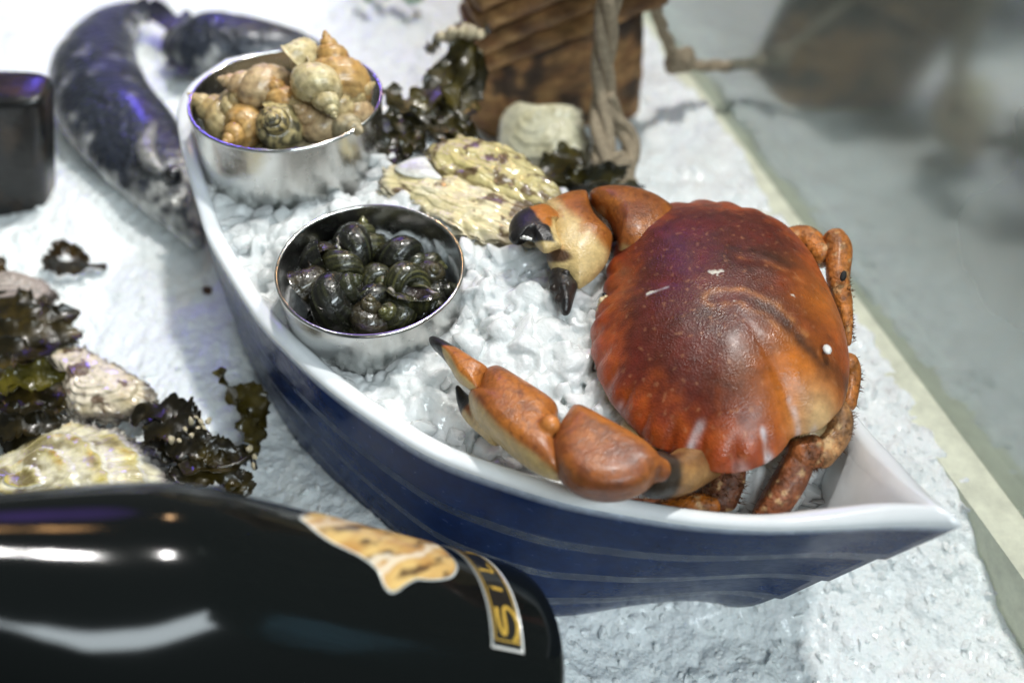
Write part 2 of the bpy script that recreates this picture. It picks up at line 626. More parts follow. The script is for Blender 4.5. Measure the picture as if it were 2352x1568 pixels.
def chunk_cloud(name, pts, sizes, mat, sub=ICO2, flat=0.75):
    lib = [chunk(sub, flat) for _ in range(90)]
    k = len(sub[0])
    V = np.empty((len(pts) * k, 3))
    for i, (p, s) in enumerate(zip(pts, sizes)):
        a = rng.uniform(0, 6.28)
        c, sn = math.cos(a), math.sin(a)
        L = lib[rng.integers(90)] @ np.array([[c, sn, 0], [-sn, c, 0], [0, 0, 1]])
        V[i * k:(i + 1) * k] = p + L * s
    Fc = (sub[1][None] + (np.arange(len(pts)) * k)[:, None, None]).reshape(-1, 3)
    return V, Fc


n = 6500
px = rng.uniform(-22, 18, n * 3)
py = rng.uniform(-20, 8, n * 3)
keep = px < glass_x(py) - 1.2
px, py = px[keep][:n], py[keep][:n]
dens = sstep(-14, -2, px + 0.4 * py)
keep = rng.uniform(size=len(px)) < 0.25 + 0.75 * dens
px, py = px[keep], py[keep]
sz = 0.07 + 0.22 * rng.uniform(size=len(px)) ** 2
V, Fc = chunk_cloud('f', np.c_[px, py, bed_z(px, py) - 0.03], sz, None, ICO1, 0.6)
fl = mk('ice_flakes', V, Fc, M_bed, loc=(0, 0, 0), smooth=False)
tag(fl, 'loose small flakes of ice lying on the ice bed', 'ice', kind='stuff')

# ledge along the glass, glass pane, floor beyond
def strip_box(o0, o1, z0, z1, t0=-40, t1=40):
    c = (G0 + G1) / 2
    q = []
    for zz in (z0, z1):
        for t, o in ((t0, o0), (t1, o0), (t1, o1), (t0, o1)):
            p = c + GD * t + GN * o
            q.append((p[0], p[1], zz))
    return np.array(q), [(0, 1, 2, 3), (4, 5, 6, 7), (0, 1, 5, 4), (1, 2, 6, 5), (2, 3, 7, 6), (3, 0, 4, 7)]


V, Fc = strip_box(-1.5, -0.02, -3.0, -0.25)
tag(mk('counter_ledge', V, Fc, M_ledge, smooth=False), 'cream plastic ledge between the ice and the glass pane', 'ledge')

mg = bpy.data.materials.new('misted_glass')
mg.use_nodes = True
nt = mg.node_tree
nt.nodes.clear()
N_ = nt.nodes.new
out = N_('ShaderNodeOutputMaterial')
tc = N_('ShaderNodeTexCoord')
mp = N_('ShaderNodeMapping')
mp.inputs['Scale'].default_value = (1 / U,) * 3
nt.links.new(tc.outputs['Object'], mp.inputs[0])
df = N_('ShaderNodeBsdfDiffuse')
df.inputs[0].default_value = (0.56, 0.64, 0.60, 1)
tr = N_('ShaderNodeBsdfTransparent')
tr.inputs[0].default_value = (0.80, 0.90, 0.86, 1)
gl = N_('ShaderNodeBsdfGlossy')
gl.inputs['Roughness'].default_value = 0.13
gl.inputs[0].default_value = (0.85, 0.9, 0.88, 1)
mx = N_('ShaderNodeMixShader')
no = N_('ShaderNodeTexNoise')
no.inputs['Scale'].default_value = 0.14
no.inputs['Detail'].default_value = 2
nt.links.new(mp.outputs[0], no.inputs['Vector'])
mr = N_('ShaderNodeMapRange')
mr.inputs['From Min'].default_value = 0.3
mr.inputs['From Max'].default_value = 0.7
mr.inputs['To Min'].default_value = 0.42
mr.inputs['To Max'].default_value = 0.60
nt.links.new(no.outputs['Fac'], mr.inputs['Value'])
nt.links.new(mr.outputs[0], mx.inputs[0])
nt.links.new(tr.outputs[0], mx.inputs[1])
nt.links.new(df.outputs[0], mx.inputs[2])
fr = N_('ShaderNodeFresnel')
fr.inputs[0].default_value = 1.5
ad = N_('ShaderNodeMath')
ad.operation = 'MULTIPLY_ADD'
ad.inputs[1].default_value = 1.8
ad.inputs[2].default_value = 0.30
nt.links.new(fr.outputs[0], ad.inputs[0])
mx2 = N_('ShaderNodeMixShader')
nt.links.new(ad.outputs[0], mx2.inputs[0])
nt.links.new(mx.outputs[0], mx2.inputs[1])
nt.links.new(gl.outputs[0], mx2.inputs[2])
nt.links.new(mx2.outputs[0], out.inputs[0])
V, Fc = strip_box(0.02, 0.5, -4, 42)
V = V + np.outer((V[:, 2] + 0) * 0.12, np.r_[GN, 0])          # the pane leans outwards
tag(mk('glass_pane', V, Fc, mg, smooth=False), 'upright misted glass pane closing the counter on its right side', 'glass pane')
tag(mk('floor', np.array([(10, -60, -30.), (160, -60, -30), (160, 160, -30), (10, 160, -30)]), [(0, 1, 2, 3)], M_floor, smooth=False),
    'blurred stone floor beyond the glass pane', 'floor', kind='structure')

# ================================================================== BOAT DISH
Gpx = [(410, 260, 7.2), (415, 330, 6.9), (432, 400, 6.6), (455, 480, 6.4), (485, 565, 6.2), (580, 720, 6), (660, 810, 6), (760, 900, 6),
       (880, 985, 6), (1000, 1055, 6), (1150, 1110, 6), (1300, 1155, 6), (1450, 1185, 6), (1600, 1208, 6.2), (1750, 1218, 6.5),
       (1900, 1215, 7), (2050, 1208, 7.5), (2205, 1210, 8)]
GP = np.array([at(*p) for p in Gpx])
ST = at(545, 165, 7.4)
TIP = GP[-1]
AX = nrm((TIP - ST)[:2])
AN = np.array([AX[1], -AX[0]])           # towards the viewer's side
BL = np.linalg.norm((TIP - ST)[:2])
gu, gv, gz = (GP[:, :2] - ST[:2]) @ AX, (GP[:, :2] - ST[:2]) @ AN, GP[:, 2]
gu = np.r_[-0.75, gu[0] * 0.2 - 0.45, gu]
gv = np.r_[0.0, gv[0] * 0.62, gv]
gz = np.r_[7.5, 7.4, gz]
o_ = np.argsort(gu)
# arc-length style parameter so the blunt stern resolves
ts = np.r_[0, np.cumsum(np.hypot(np.diff(gu), np.diff(gv)))]
ts /= ts[-1]
NT = 150
tt = np.linspace(0, 1, NT)
cu = crom(np.c_[gu, gv, gz], 600)
cs = np.r_[0, np.cumsum(np.hypot(np.diff(cu[:, 0]), np.diff(cu[:, 1])))]
cs /= cs[-1]
hu, hv, hz = [np.interp(tt, cs, cu[:, k]) for k in range(3)]
hv = np.maximum(hv, 0)
hv[-1] = 0
FARDROP = 1.0
UMIN, UMAX = hu[0], hu[-1]
HB = -0.6 - 2.5 * sstep(0.35, 0.75, (hu - hu[0]) / (hu[-1] - hu[0]))
HBOT = HB


def hull_curve(s, side, inset=0.0):
    """plan curve of the hull at depth s (0 gunwale .. 1 bottom)"""
    f = (hu - UMIN) / (UMAX - UMIN)
    bow = (5.8 * s + 0.7 * max(0.0, (s - 0.82) / 0.18) ** 2) * sstep(0.55, 1.0, f) ** 1.3
    stern = 1.2 * s * (1 - sstep(0.0, 0.35, f))
    u = hu - bow + stern
    ins = (s ** 1.25 * (0.40 - 0.36 * sstep(0.62, 0.9, f)) + inset)
    v = np.maximum(hv * (1 - (0.27 * (1 - sstep(0.55, 0.85, f)) if side < 0 else 0)) - ins * np.minimum(1, hv / 2.2), 0)
    if inset:
        u = u - inset * 1.5 * sstep(0.85, 1, f) + inset * (1 - sstep(0, 0.1, f))
    zt = hz - (FARDROP if side < 0 else 0) * np.sin(np.pi * np.clip(f, 0, 1))
    z = zt * (1 - s) + HBOT * s
    return np.c_[u, v * side, z]


def boat_w(Q):
    Q = np.asarray(Q)
    return np.c_[ST[0] + Q[:, 0] * AX[0] + Q[:, 1] * AN[0], ST[1] + Q[:, 0] * AX[1] + Q[:, 1] * AN[1], Q[:, 2]]


levels = []
strake = [0.0, 0.27, 0.50, 0.72, 1.0]
for k in range(4):
    a, b = strake[k], strake[k + 1]
    for q in np.linspace(0, 1, 7):
        s = a + (b - a) * q
        lap = 0.085 * (q - 0.0) if k < 3 else 0.0     # every plank stands a little proud of the one below
        levels.append((s, -lap))
rows, cols = [], []
blue_d, blue_l = np.array([0.002, 0.014, 0.068]), np.array([0.005, 0.032, 0.125])
for side in (1,):
    pass
ringN = None
ring_rows = []
tint = []
for i, (s, ins) in enumerate(levels):
    A = hull_curve(s, 1, ins if ins else 1e-6)
    B = hull_curve(s, -1, ins if ins else 1e-6)[::-1][1:-1]
    ring_rows.append(boat_w(np.vstack([A, B])))
    tint.append(s)
m = len(ring_rows[0])
V = np.vstack(ring_rows)
s_v = np.repeat(tint, m)
Fc = [tuple(q) for q in grid_faces(len(ring_rows), m, True)]
Fc.append(tuple(range((len(ring_rows) - 1) * m, len(ring_rows) * m)))
seam = np.min([abs(s_v - q) for q in strake[1:4]], axis=0)
nz = fbm(V * 0.9, 4)
colr = lerp(blue_d, blue_l, np.clip(0.15 + 0.5 * nz, 0, 1))
colr = lerp(colr, (0.22, 0.27, 0.36), 0.20 * np.exp(-(seam / 0.006) ** 2) * (0.6 + 0.8 * gnoise(V * 1.1)).clip(0, 1))
colr = lerp(colr, (0.55, 0.62, 0.72), (1 - sstep(0.0, 0.035, s_v + 0.010 * gnoise(V * 3))) * 0.95)
ROOT = ST * [1, 1, 0] + np.r_[AX * 16, 0]
boat = thing('boat_dish', 'blue and white ceramic boat shaped dish holding ice and shellfish', 'serving dish', ROOT)
hull = mk('hull', V, Fc, M_hull, boat, col=colr)

# white interior skin with rounded rim
rr = []
prof = [(0.0, -0.01, 0.0), (0.0, -0.02, 0.09), (0.0, 0.04, 0.18), (0.0, 0.14, 0.235), (0.0, 0.28, 0.25), (0.0, 0.44, 0.235), (0.0, 0.57, 0.16), (0.04, 0.66, -0.05)]
for s, ins, dz in prof:
    A, B = hull_curve(s, 1, ins + 1e-6), hull_curve(s, -1, ins + 1e-6)[::-1][1:-1]
    q = np.vstack([A, B])
    q[:, 2] += dz
    rr.append(boat_w(q))
rim_n = len(rr)
mk('rim', np.vstack(rr), grid_faces(rim_n, m, True), M_white, boat)
rr = [rr[-1]]
for s in np.linspace(0.1, 0.93, 14):
    A, B = hull_curve(s, 1, 0.68), hull_curve(s, -1, 0.68)[::-1][1:-1]
    rr.append(boat_w(np.vstack([A, B])))
V = np.vstack(rr)
Fc = [tuple(q) for q in grid_faces(len(rr), m, True)]
Fc.append(tuple(range((len(rr) - 1) * m, len(rr) * m)))
mk('inner_wall', V, Fc, M_white, boat)

# ice in the boat
_c = at(657, 226, 8.9)
B1XY = (_c[0], _c[1], 220 / ppu(_c), 8.9 - 3.9)
_c = at(850, 616, 7.6)
B2XY = (_c[0], _c[1], 215 / ppu(_c), 7.6 - 3.5)
f_of = (hu - UMIN) / (UMAX - UMIN)


def boat_ice_z(u, w):
    """height of the ice at distance u along the boat, w -1 far .. 1 near"""
    f = (u - UMIN) / (UMAX - UMIN)
    lev = np.interp(f, [0, 0.12, 0.25, 0.4, 0.55, 0.7, 0.8, 0.86, 0.92], [6.3, 6.4, 6.1, 5.9, 5.6, 5.1, 4.8, 4.4, 3.4])
    mound = np.interp(f, [0, 0.25, 0.45, 0.6, 0.75, 0.85], [0.3, 0.5, 0.9, 1.0, 0.6, 0.2])
    nearw = sstep(0.2, 1.0, w)
    z = lev + mound * (1 - nearw) - 0.55 * nearw * sstep(0.45, 0.65, f)
    far = sstep(0.55, 1.0, -w) * (1 - sstep(0.66, 0.76, f))
    return z - 0.75 * sstep(0.3, 1.0, -w)


NU, NW = 420, 240
us = np.linspace(UMIN + 0.9, UMAX - 3.5, NU)
wv = np.linspace(-1.0, 1.0, NW)
o_ = np.argsort(hu)


def half_at(u, z, side):
    """inner half breadth of the dish at distance u and height z"""
    S = np.linspace(0.02, 0.98, 25)
    bu = np.asarray(u, float)
    tab_v, tab_z = [], []
    for q in S:
        c = hull_curve(q, side, 0.45)
        oo = np.argsort(c[:, 0])
        tab_v.append(np.interp(bu, c[oo, 0], c[oo, 1] * side, left=0, right=0))
        tab_z.append(np.interp(bu, c[oo, 0], c[oo, 2]))
    tab_v, tab_z = np.array(tab_v), np.array(tab_z)
    k = np.abs(tab_z - np.asarray(z)[None]).argmin(0)
    return tab_v[k, np.arange(len(bu))]


us = np.linspace(UMIN + 0.9, UMAX - 3.0, 200)
_h = half_at(us, boat_ice_z(us, np.ones(200)), 1)
_ok = us[(_h > 0.75)]
us = np.linspace(UMIN + 0.9, _ok[_ok < UMAX - 3.0].max() - 0.3, NU)
Ug, Wg = np.meshgrid(us, wv, indexing='ij')
bz = boat_ice_z(Ug.ravel(), Wg.ravel())
zr_ = boat_ice_z(us, np.ones(NU)), boat_ice_z(us, -np.ones(NU))
hn, hf = half_at(us, zr_[0], 1), half_at(us, zr_[1], -1)
hh_ = np.where(Wg > 0, hn[:, None], hf[:, None])
bz = np.where(hh_.ravel() < 0.05, np.minimum(bz, 0.5), bz)
vv = (Wg * np.maximum(hh_, 0.02)).ravel()
Q = boat_w(np.c_[Ug.ravel(), vv, bz])
X, Y = Q[:, 0], Q[:, 1]
wx, wy = X + 0.25 * gnoise(np.c_[X * 1.3, Y * 1.3, X * 0]), Y + 0.25 * gnoise(np.c_[X * 1.3, Y * 1.3, X * 0 + 5])
Q[:, 2] += 0.6 * plates(wx, wy, 1.25, 0.7, 0.9, 31) + 0.55 * plates(wx, wy, 0.55, 0.8, 0.9, 41) + 0.4 * plates(wx, wy, 0.24, 0.8, 0.9, 51) + 0.10 * fbm(np.c_[X * 2.5, Y * 2.5, X * 0], 4) - 0.02
for bx, by, br, bzf in (B1XY, B2XY):      # hollows the two bowls stand in
    d_ = np.hypot(Q[:, 0] - bx, Q[:, 1] - by)
    Q[:, 2] = np.where(d_ < br - 0.22, np.minimum(Q[:, 2], bzf), Q[:, 2])
V1, F1 = Q, grid_faces(NU, NW)
F1 = np.vstack([F1[:, [0, 1, 2]], F1[:, [0, 2, 3]]])
nc = 3000
cu_ = rng.uniform(UMIN + 1.5, us[-1] - 0.5, nc)
cw_ = rng.uniform(-0.95, 0.95, nc)
cz = boat_ice_z(cu_, cw_)
hh = np.where(cw_ > 0, np.interp(cu_, us, hn), np.interp(cu_, us, hf))
ok = hh > 0.9
cu_, cw_, cz, hh = cu_[ok], cw_[ok], cz[ok], hh[ok]
nc = len(cu_)
C = boat_w(np.c_[cu_, cw_ * (hh - 0.25), cz])
sz = 0.13 + 0.50 * rng.uniform(size=nc) ** 2.3
C[:, 2] += rng.uniform(-0.30, 0.06, nc)
C = C[~((np.hypot(C[:, 0] - B1XY[0], C[:, 1] - B1XY[1]) < B1XY[2] + 0.12) | (np.hypot(C[:, 0] - B2XY[0], C[:, 1] - B2XY[1]) < B2XY[2] + 0.12))]
nc = len(C)
sz = sz[:nc]
C_all, sz_all = C, sz
pick_ = (rng.uniform(size=nc) < 0.16) & (sz_all < 0.45)
V2, F2 = chunk_cloud('c', C_all[~pick_], sz_all[~pick_], None, ICO3, 0.8)
# closed slab under the surface, then one slushy skin over slab and chunks
b_ = np.arange(NU * NW).reshape(NU, NW)
ring = np.concatenate([b_[0, :], b_[1:, -1], b_[-1, -2::-1], b_[-2:0:-1, 0]])
Vb_ = V1[ring] * [1, 1, 0] + [0, 0, -1.0]
Vb_ = V1[ring] - [0, 0, 0.35]
k_ = len(ring)
F3 = []
for q in range(k_):
    q2 = (q + 1) % k_
    F3 += [(ring[q2], ring[q], len(V1) + q), (ring[q2], len(V1) + q, len(V1) + q2)]
cen_ = V1.mean(0) - [0, 0, 3.5]
F3 += [(len(V1) + (q + 1) % k_, len(V1) + q, len(V1) + k_) for q in range(k_)]
slab = (np.vstack([V1, Vb_, cen_[None]]), [tuple(int(c) for c in q) for q in F1] + [tuple(int(c) for c in q) for q in F3])
V, Fc = fuse([slab, (V2, [tuple(q) for q in F2])], 0.055, 0)
V = V + 0.02 * np.c_[gnoise(V * 4.1), gnoise(V * 4.1 + 7), gnoise(V * 4.1 + 3)]
Fq = np.array([q for q in Fc if len(q) == 4])
Fc = Fq
bi = mk('crushed_ice', V, Fc, M_ice, loc=ROOT)
tag(bi, 'crushed ice chunks filling the boat dish around bowls and crab', 'ice', kind='stuff')
# clearer wet lumps along the near edge and in the bow
CL = []
for px_, py_, z_, r_ in [(845, 880, 5.6, .45), (900, 865, 5.7, .35), (990, 985, 5.4, .45), (1040, 1000, 5.5, .4), (930, 950, 5.4, .4),
                         (1150, 1075, 5.1, .45), (1185, 1070, 5.1, .3), (860, 370, 7.3, .55), (850, 330, 7.6, .35), (870, 410, 7.0, .4),
                         (1830, 1130, 4.6, .45), (1880, 1100, 4.7, .5), (1890, 1150, 4.4, .42), (1850, 1165, 4.3, .4), (1860, 1070, 4.9, .4), (1720, 1120, 4.9, .4), (1690, 1140, 4.8, .4)]:
    CL.append((at(px_, py_, z_ - 0.25), r_))
V, Fc = chunk_cloud('c', [c for c, _ in CL] + list(C_all[pick_]), [r for _, r in CL] + list(sz_all[pick_]), None, ICO3, 0.85)
cl = mk('clear_ice_lumps', V, Fc, M_clear, loc=ROOT, smooth=False)
tag(cl, 'clear wet lumps of ice among the whiter crushed ice', 'ice', kind='stuff')


# ================================================================== BOWLS
def tilt_frame(deg):
    a = math.radians(deg)            # tips the opening towards the viewer
    c, s = math.cos(a), math.sin(a)
    return np.array([[1, 0, 0], [0, c, s], [0, -s, c]])   # rows: images of x, y, z


def bowl(px, py, z, rpx, depth, tiltdeg, label):
    c = at(px, py, z)
    R_ = rpx / ppu(c)
    T = tilt_frame(tiltdeg)
    n = 96
    th = np.linspace(0, 2 * np.pi, n, endpoint=False)

    def rev(prof):
        P = np.array(prof)
        V = np.stack([P[:, 0, None] * np.cos(th), P[:, 0, None] * np.sin(th), P[:, 1, None] + 0 * th], -1).reshape(-1, 3)
        return c + V @ T

    b = thing('metal_bowl', label, 'bowl', c - [0, 0, depth], 'steel bowls in the boat dish')
    t = 0.07
    prof = []
    for q in np.linspace(0, 1, 14):
        prof.append((R_ - 0.02 - 0.10 * q, -depth * q * 0.9))
    for q in np.linspace(0.15, 1, 7):
        a = q * np.pi / 2
        prof.append((R_ - 0.42 + 0.30 * math.cos(a), -depth * 0.9 - depth * 0.1 * math.sin(a)))
    V = rev(prof)
    Fc = [tuple(q) for q in grid_faces(len(prof), n, True)] + [tuple(range((len(prof) - 1) * n, len(prof) * n))]
    pi = [(r - t, zz + (t if i > 13 else 0)) for i, (r, zz) in enumerate(prof)]
    Vi = rev(pi)
    Fi = [tuple(q)[::-1] for q in grid_faces(len(pi), n, True)] + [tuple(range((len(pi) - 1) * n, len(pi) * n))[::-1]]
    V, Fc = join([(V, Fc), (Vi, Fi)])
    mk('bowl_wall', V, Fc, M_steel, b)
    ring = [(R_ - 0.03 + 0.07 * math.cos(a), 0.02 + 0.075 * math.sin(a)) for a in np.linspace(0, 2 * np.pi, 10, endpoint=False)]
    V = rev(ring + ring[:1])
    mk('rim', V, grid_faces(11, n, True), M_rim, b)
    return c, R_, T


b1c, b1r, b1T = bowl(657, 226, 8.9, 220, 3.7, -1.8, 'larger shiny steel bowl of pale whelks at the stern of the boat dish')
b2c, b2r, b2T = bowl(850, 616, 7.6, 215, 3.3, 3.0, 'smaller steel bowl of black periwinkles sunk in the ice')


# ================================================================== SNAIL SHELLS
def shell_mesh(kind, turns, W, a, T, el, ribs, seed):
    r_ = np.random.default_rng(seed)
    nth, nph = int(turns * 44), 44
    th = np.linspace(-2 * np.pi * turns, 0, nth)
    ph = np.linspace(0, 2 * np.pi, nph, endpoint=False)
    rows = []
    info = []
    seq = [(t, 1.0, 0) for t in th]
    seq += [(0.02, 1.07, 0), (0.03, 1.0, 1), (-0.05, 0.88, 1), (-0.35, 0.80, 2), (-0.7, 0.72, 2)]
    for t, k, ins in seq:
        e = W ** (t / (2 * np.pi))
        if ins:
            e0 = W ** (t / (2 * np.pi))
        rc = e * (1 - a)
        rib = (1 + (0.032 if kind == 'whelk' else 0.016) * np.sin(ribs * ph) * (0 if ins else 1) + (0.02 * math.sin(t * 9) if kind == 'whelk' and not ins else 0))
        ar, az = a * e * k, a * el * e * k
        # whorl section: wider at the shoulder, drawn down into the canal
        sh = 1 + 0.10 * np.cos(ph - 0.9)
        R_ = rc + ar * np.cos(ph) * rib * sh
        Z_ = -T * e + az * np.sin(ph) * rib * sh
        rows.append(np.c_[R_ * math.cos(t), R_ * math.sin(t), Z_])
        info.append(np.c_[np.full(nph, t), ph, np.full(nph, ins)])
    V = np.vstack(rows)
    I = np.vstack(info)
    n = len(rows)
    Fc = [tuple(q) for q in grid_faces(n, nph, True)]
    Fc.append(tuple(range((n - 1) * nph, n * nph)))
    zc = -T * 0.72
    lip = (W ** 0) * (1 - a)
    apc = np.array([(1 - a), 0, -T]) - [0, 0, zc]
    V = V - [0, 0, zc]
    V += 0.02 * np.c_[gnoise(V * 2.2 + seed), gnoise(V * 2.2 + seed + 9), gnoise(V * 2.2 + seed + 5)]
    return V, Fc, I, apc


def whelk_col(V, I, pal, seed):
    base, dark, warm = map(np.array, pal)
    n1 = gnoise(V * 1.6 + seed)
    band = 0.5 + 0.5 * np.sin(11 * I[:, 1] + 0.8 * n1)
    growth = 0.5 + 0.5 * np.sin(I[:, 0] * 13 + 2.5 * gnoise(V * 1.2 + seed))
    c = lerp(base, warm, np.clip(0.45 + 0.9 * n1, 0, 1))
    c = lerp(c, dark, np.clip(0.75 * band * growth + 0.5 * gnoise(V * 4 + seed), 0, 0.85))
    c = lerp(c, (0.66, 0.58, 0.42), np.clip(0.25 * sstep(0.3, 0.6, gnoise(V * 2.7 + seed + 40)), 0, 1))
    ins = I[:, 2]
    c = lerp(c, (0.72, 0.62, 0.45), (ins >= 1) * 0.9)
    return c


def peri_col(V, I, pal, seed):
    base, line = map(np.array, pal)
    ridge = sstep(0.35, 1.0, np.sin(17 * I[:, 1] + 0.6 * gnoise(V * 2 + seed)))
    c = lerp(base, line, 0.75 * ridge * np.clip(0.6 + gnoise(V * 1.8 + seed), 0, 1))
    tip = sstep(-0.6, -2.2, 0 * V[:, 2] + I[:, 0] / 6.28 + 0.2)
    c = lerp(c, line * 1.6, 0.5 * tip)
    ins = I[:, 2]
    c = lerp(c, (0.02, 0.012, 0.01), (ins >= 2) * 1.0)
    c = lerp(c, (0.55, 0.50, 0.45), (ins == 1) * 0.75 * (np.cos(I[:, 1] - 2.6) > 0.2))
    return c


def orient(apex, roll):
    """rotation whose z axis is the apex direction (camera right, up, towards)"""
    zx = cdir(*apex)
    ref = cdir(0, 0, 1) if abs(zx @ cdir(0, 0, 1)) < 0.9 else cdir(0, 1, 0)
    xx = nrm(ref - (ref @ zx) * zx)       # aperture side towards the viewer at roll 0
    yx = np.cross(zx, xx)
    a = math.radians(roll)
    x2 = xx * math.cos(a) + yx * math.sin(a)
    y2 = np.cross(zx, x2)
    return Matrix((x2, y2, zx)).transposed()


PROTO = {}


def snail(kind, var, pos, r, apex, roll, label, group, cat):
    key = (kind, var)
    if key not in PROTO:
        if kind == 'whelk':
            pals = {'tan': ((0.54, 0.43, 0.22), (0.19, 0.125, 0.055), (0.45, 0.31, 0.13)),
                    'pink': ((0.52, 0.39, 0.22), (0.23, 0.14, 0.07), (0.48, 0.31, 0.16)),
                    'orange': ((0.50, 0.32, 0.12), (0.22, 0.12, 0.045), (0.46, 0.25, 0.07)),
                    'pale': ((0.60, 0.53, 0.31), (0.26, 0.20, 0.09), (0.54, 0.42, 0.21)),
                    'mottled': ((0.50, 0.41, 0.20), (0.05, 0.045, 0.03), (0.44, 0.33, 0.13)),
                    'grey': ((0.38, 0.32, 0.20), (0.16, 0.13, 0.08), (0.40, 0.31, 0.17))}
            V, Fc, I, ap = shell_mesh(kind, 5.2, 1.80, 0.56, 2.05, 1.42, 17, sum(map(ord, var)))
            c = whelk_col(V, I, pals[var], sum(map(ord, var)) * 0.37)
            if var == 'mottled':
                c = lerp(c, (0.035, 0.033, 0.025), 0.85 * sstep(-0.05, 0.25, gnoise(V * np.array([5, 5, 5.]) + 3)))
            o = mk(kind, V, Fc, M_whelk, col=c, local=True)
            ov, of = ellipsoid(ap + np.array([0.0, -0.30, 0.05]), np.diag([0.40, 0.14, 0.60]))
            mk('operculum', ov, of, M_flesh, o, local=True)
        else:
            pals = {'black': ((0.008, 0.008, 0.006), (0.045, 0.048, 0.020)), 'olive': ((0.020, 0.020, 0.009), (0.12, 0.115, 0.04)),
                    'brown': ((0.024, 0.019, 0.011), (0.08, 0.068, 0.034)), 'yellow': ((0.22, 0.16, 0.05), (0.42, 0.33, 0.13))}
            V, Fc, I, ap = shell_mesh(kind, 4.4, 2.1, 0.585, 1.50, 1.20, 15, sum(map(ord, var)))
            c = peri_col(V, I, pals[var], sum(map(ord, var)) * 0.37)
            o = mk(kind, V, Fc, M_peri, col=c, local=True)
            ov, of = ellipsoid(ap + np.array([0.0, -0.40, 0.03]), np.diag([0.42, 0.10, 0.50]))
            mk('operculum', ov, of, M_opdark, o, local=True)
        PROTO[key] = o
    else:
        src = PROTO[key]
        o = src.copy()
        COL.objects.link(o)
        for ch in src.children:
            c2 = ch.copy()
            COL.objects.link(c2)
            c2.parent = o
    o.rotation_mode = 'QUATERNION'
    o.rotation_quaternion = orient(apex, roll).to_quaternion()
    o.location = np.asarray(pos) * U
    o.scale = (r, r, r)
    tag(o, label, cat, group)
    return o


GW, GP_ = 'whelks heaped in the larger steel bowl', 'periwinkles in the smaller steel bowl'
for px_, py_, z_, rp, var, apex, roll, lab in [
    (775, 175, 10.0, 62, 'orange', (-0.28, 1, 0.1), 150, 'orange brown whelk standing upright with its pointed spire highest of the heap'),
    (733, 190, 10.3, 60, 'pale', (0.5, -1, 0.35), 200, 'pale ribbed whelk on top of the heap with spire pointing down'),
    (700, 142, 10.1, 46, 'pale', (0.7, -0.5, -0.7), 20, 'pale whelk showing its open mouth and yellowish flesh, near the heap top'),
    (604, 208, 9.4, 62, 'pink', (-1, 0.25, 0.1), 210, 'round pinkish tan whelk with its small tip pointing to the left'),
    (637, 293, 8.85, 60, 'mottled', (0.05, 0.05, 1), 30, 'dark mottled whelk seen straight onto its tip, by the front rim'),
    (562, 298, 8.5, 50, 'orange', (-0.4, -0.5, 0.7), 130, 'small bright orange whelk left of the dark mottled one'),
    (480, 255, 8.4, 40, 'tan', (-1, 0.7, 0.2), 180, 'slender tan whelk touching the left wall of the steel bowl'),
    (522, 268, 8.35, 50, 'tan', (0.4, 0.5, 0.6), 90, 'tan whelk half buried between the slender one and the bright orange one'),
    (655, 240, 9.2, 48, 'orange', (-0.5, 0.9, 0.3), 250, 'rust coloured whelk wedged under the pale whelk with spire down'),
    (545, 243, 8.5, 46, 'grey', (0.3, 0.9, -0.2), 60, 'greyish whelk behind the tan ones, below the round pinkish whelk'),
    (735, 292, 8.6, 52, 'pink', (-0.5, 0.4, 0.7), 190, 'brownish pink whelk by the front rim right of the dark mottled one'),
    (783, 285, 8.7, 50, 'grey', (0.6, -0.3, 0.6), 0, 'dull grey whelk low at the right of the steel bowl'),
    (822, 250, 9.0, 44, 'pink', (0.3, 1, 0.2), 170, 'upright pink whelk with a rounded end touching the right rim'),
    (790, 232, 9.3, 50, 'tan', (0.8, 0.4, 0.2), 120, 'tan whelk lying between the grey one and the upright orange one'),
    (690, 262, 8.9, 50, 'tan', (0.1, 0.6, 0.5), 300, 'tan whelk deep in the middle of the heap'),
]:
    c = at(px_, py_, z_)
    d_ = c - b1c
    lim = b1r - 1.22 * rp / ppu(c) * 0.95
    if z_ < 9.3 and np.hypot(d_[0], d_[1]) > lim:
        c = c - [*(d_[:2] * (1 - lim / np.hypot(d_[0], d_[1]))), 0]
    snail('whelk', var, c, 1.22 * rp / ppu(c), apex, roll, lab, GW, 'whelk')

for k in range(13):
    a = k * 2.4
    q = b1c + np.array([math.cos(a), math.sin(a), 0]) * (0.3 + 0.50 * math.sqrt(k)) + [0, 0, -1.75 + 0.25 * (k % 3)]
    snail('whelk', ('tan', 'pink', 'grey', 'mottled')[k % 4], q, 0.82, (math.cos(k * 1.7), math.sin(k * 2.1), 0.5), k * 77, 'whelk buried low in the larger steel bowl under the heap', GW, 'whelk')

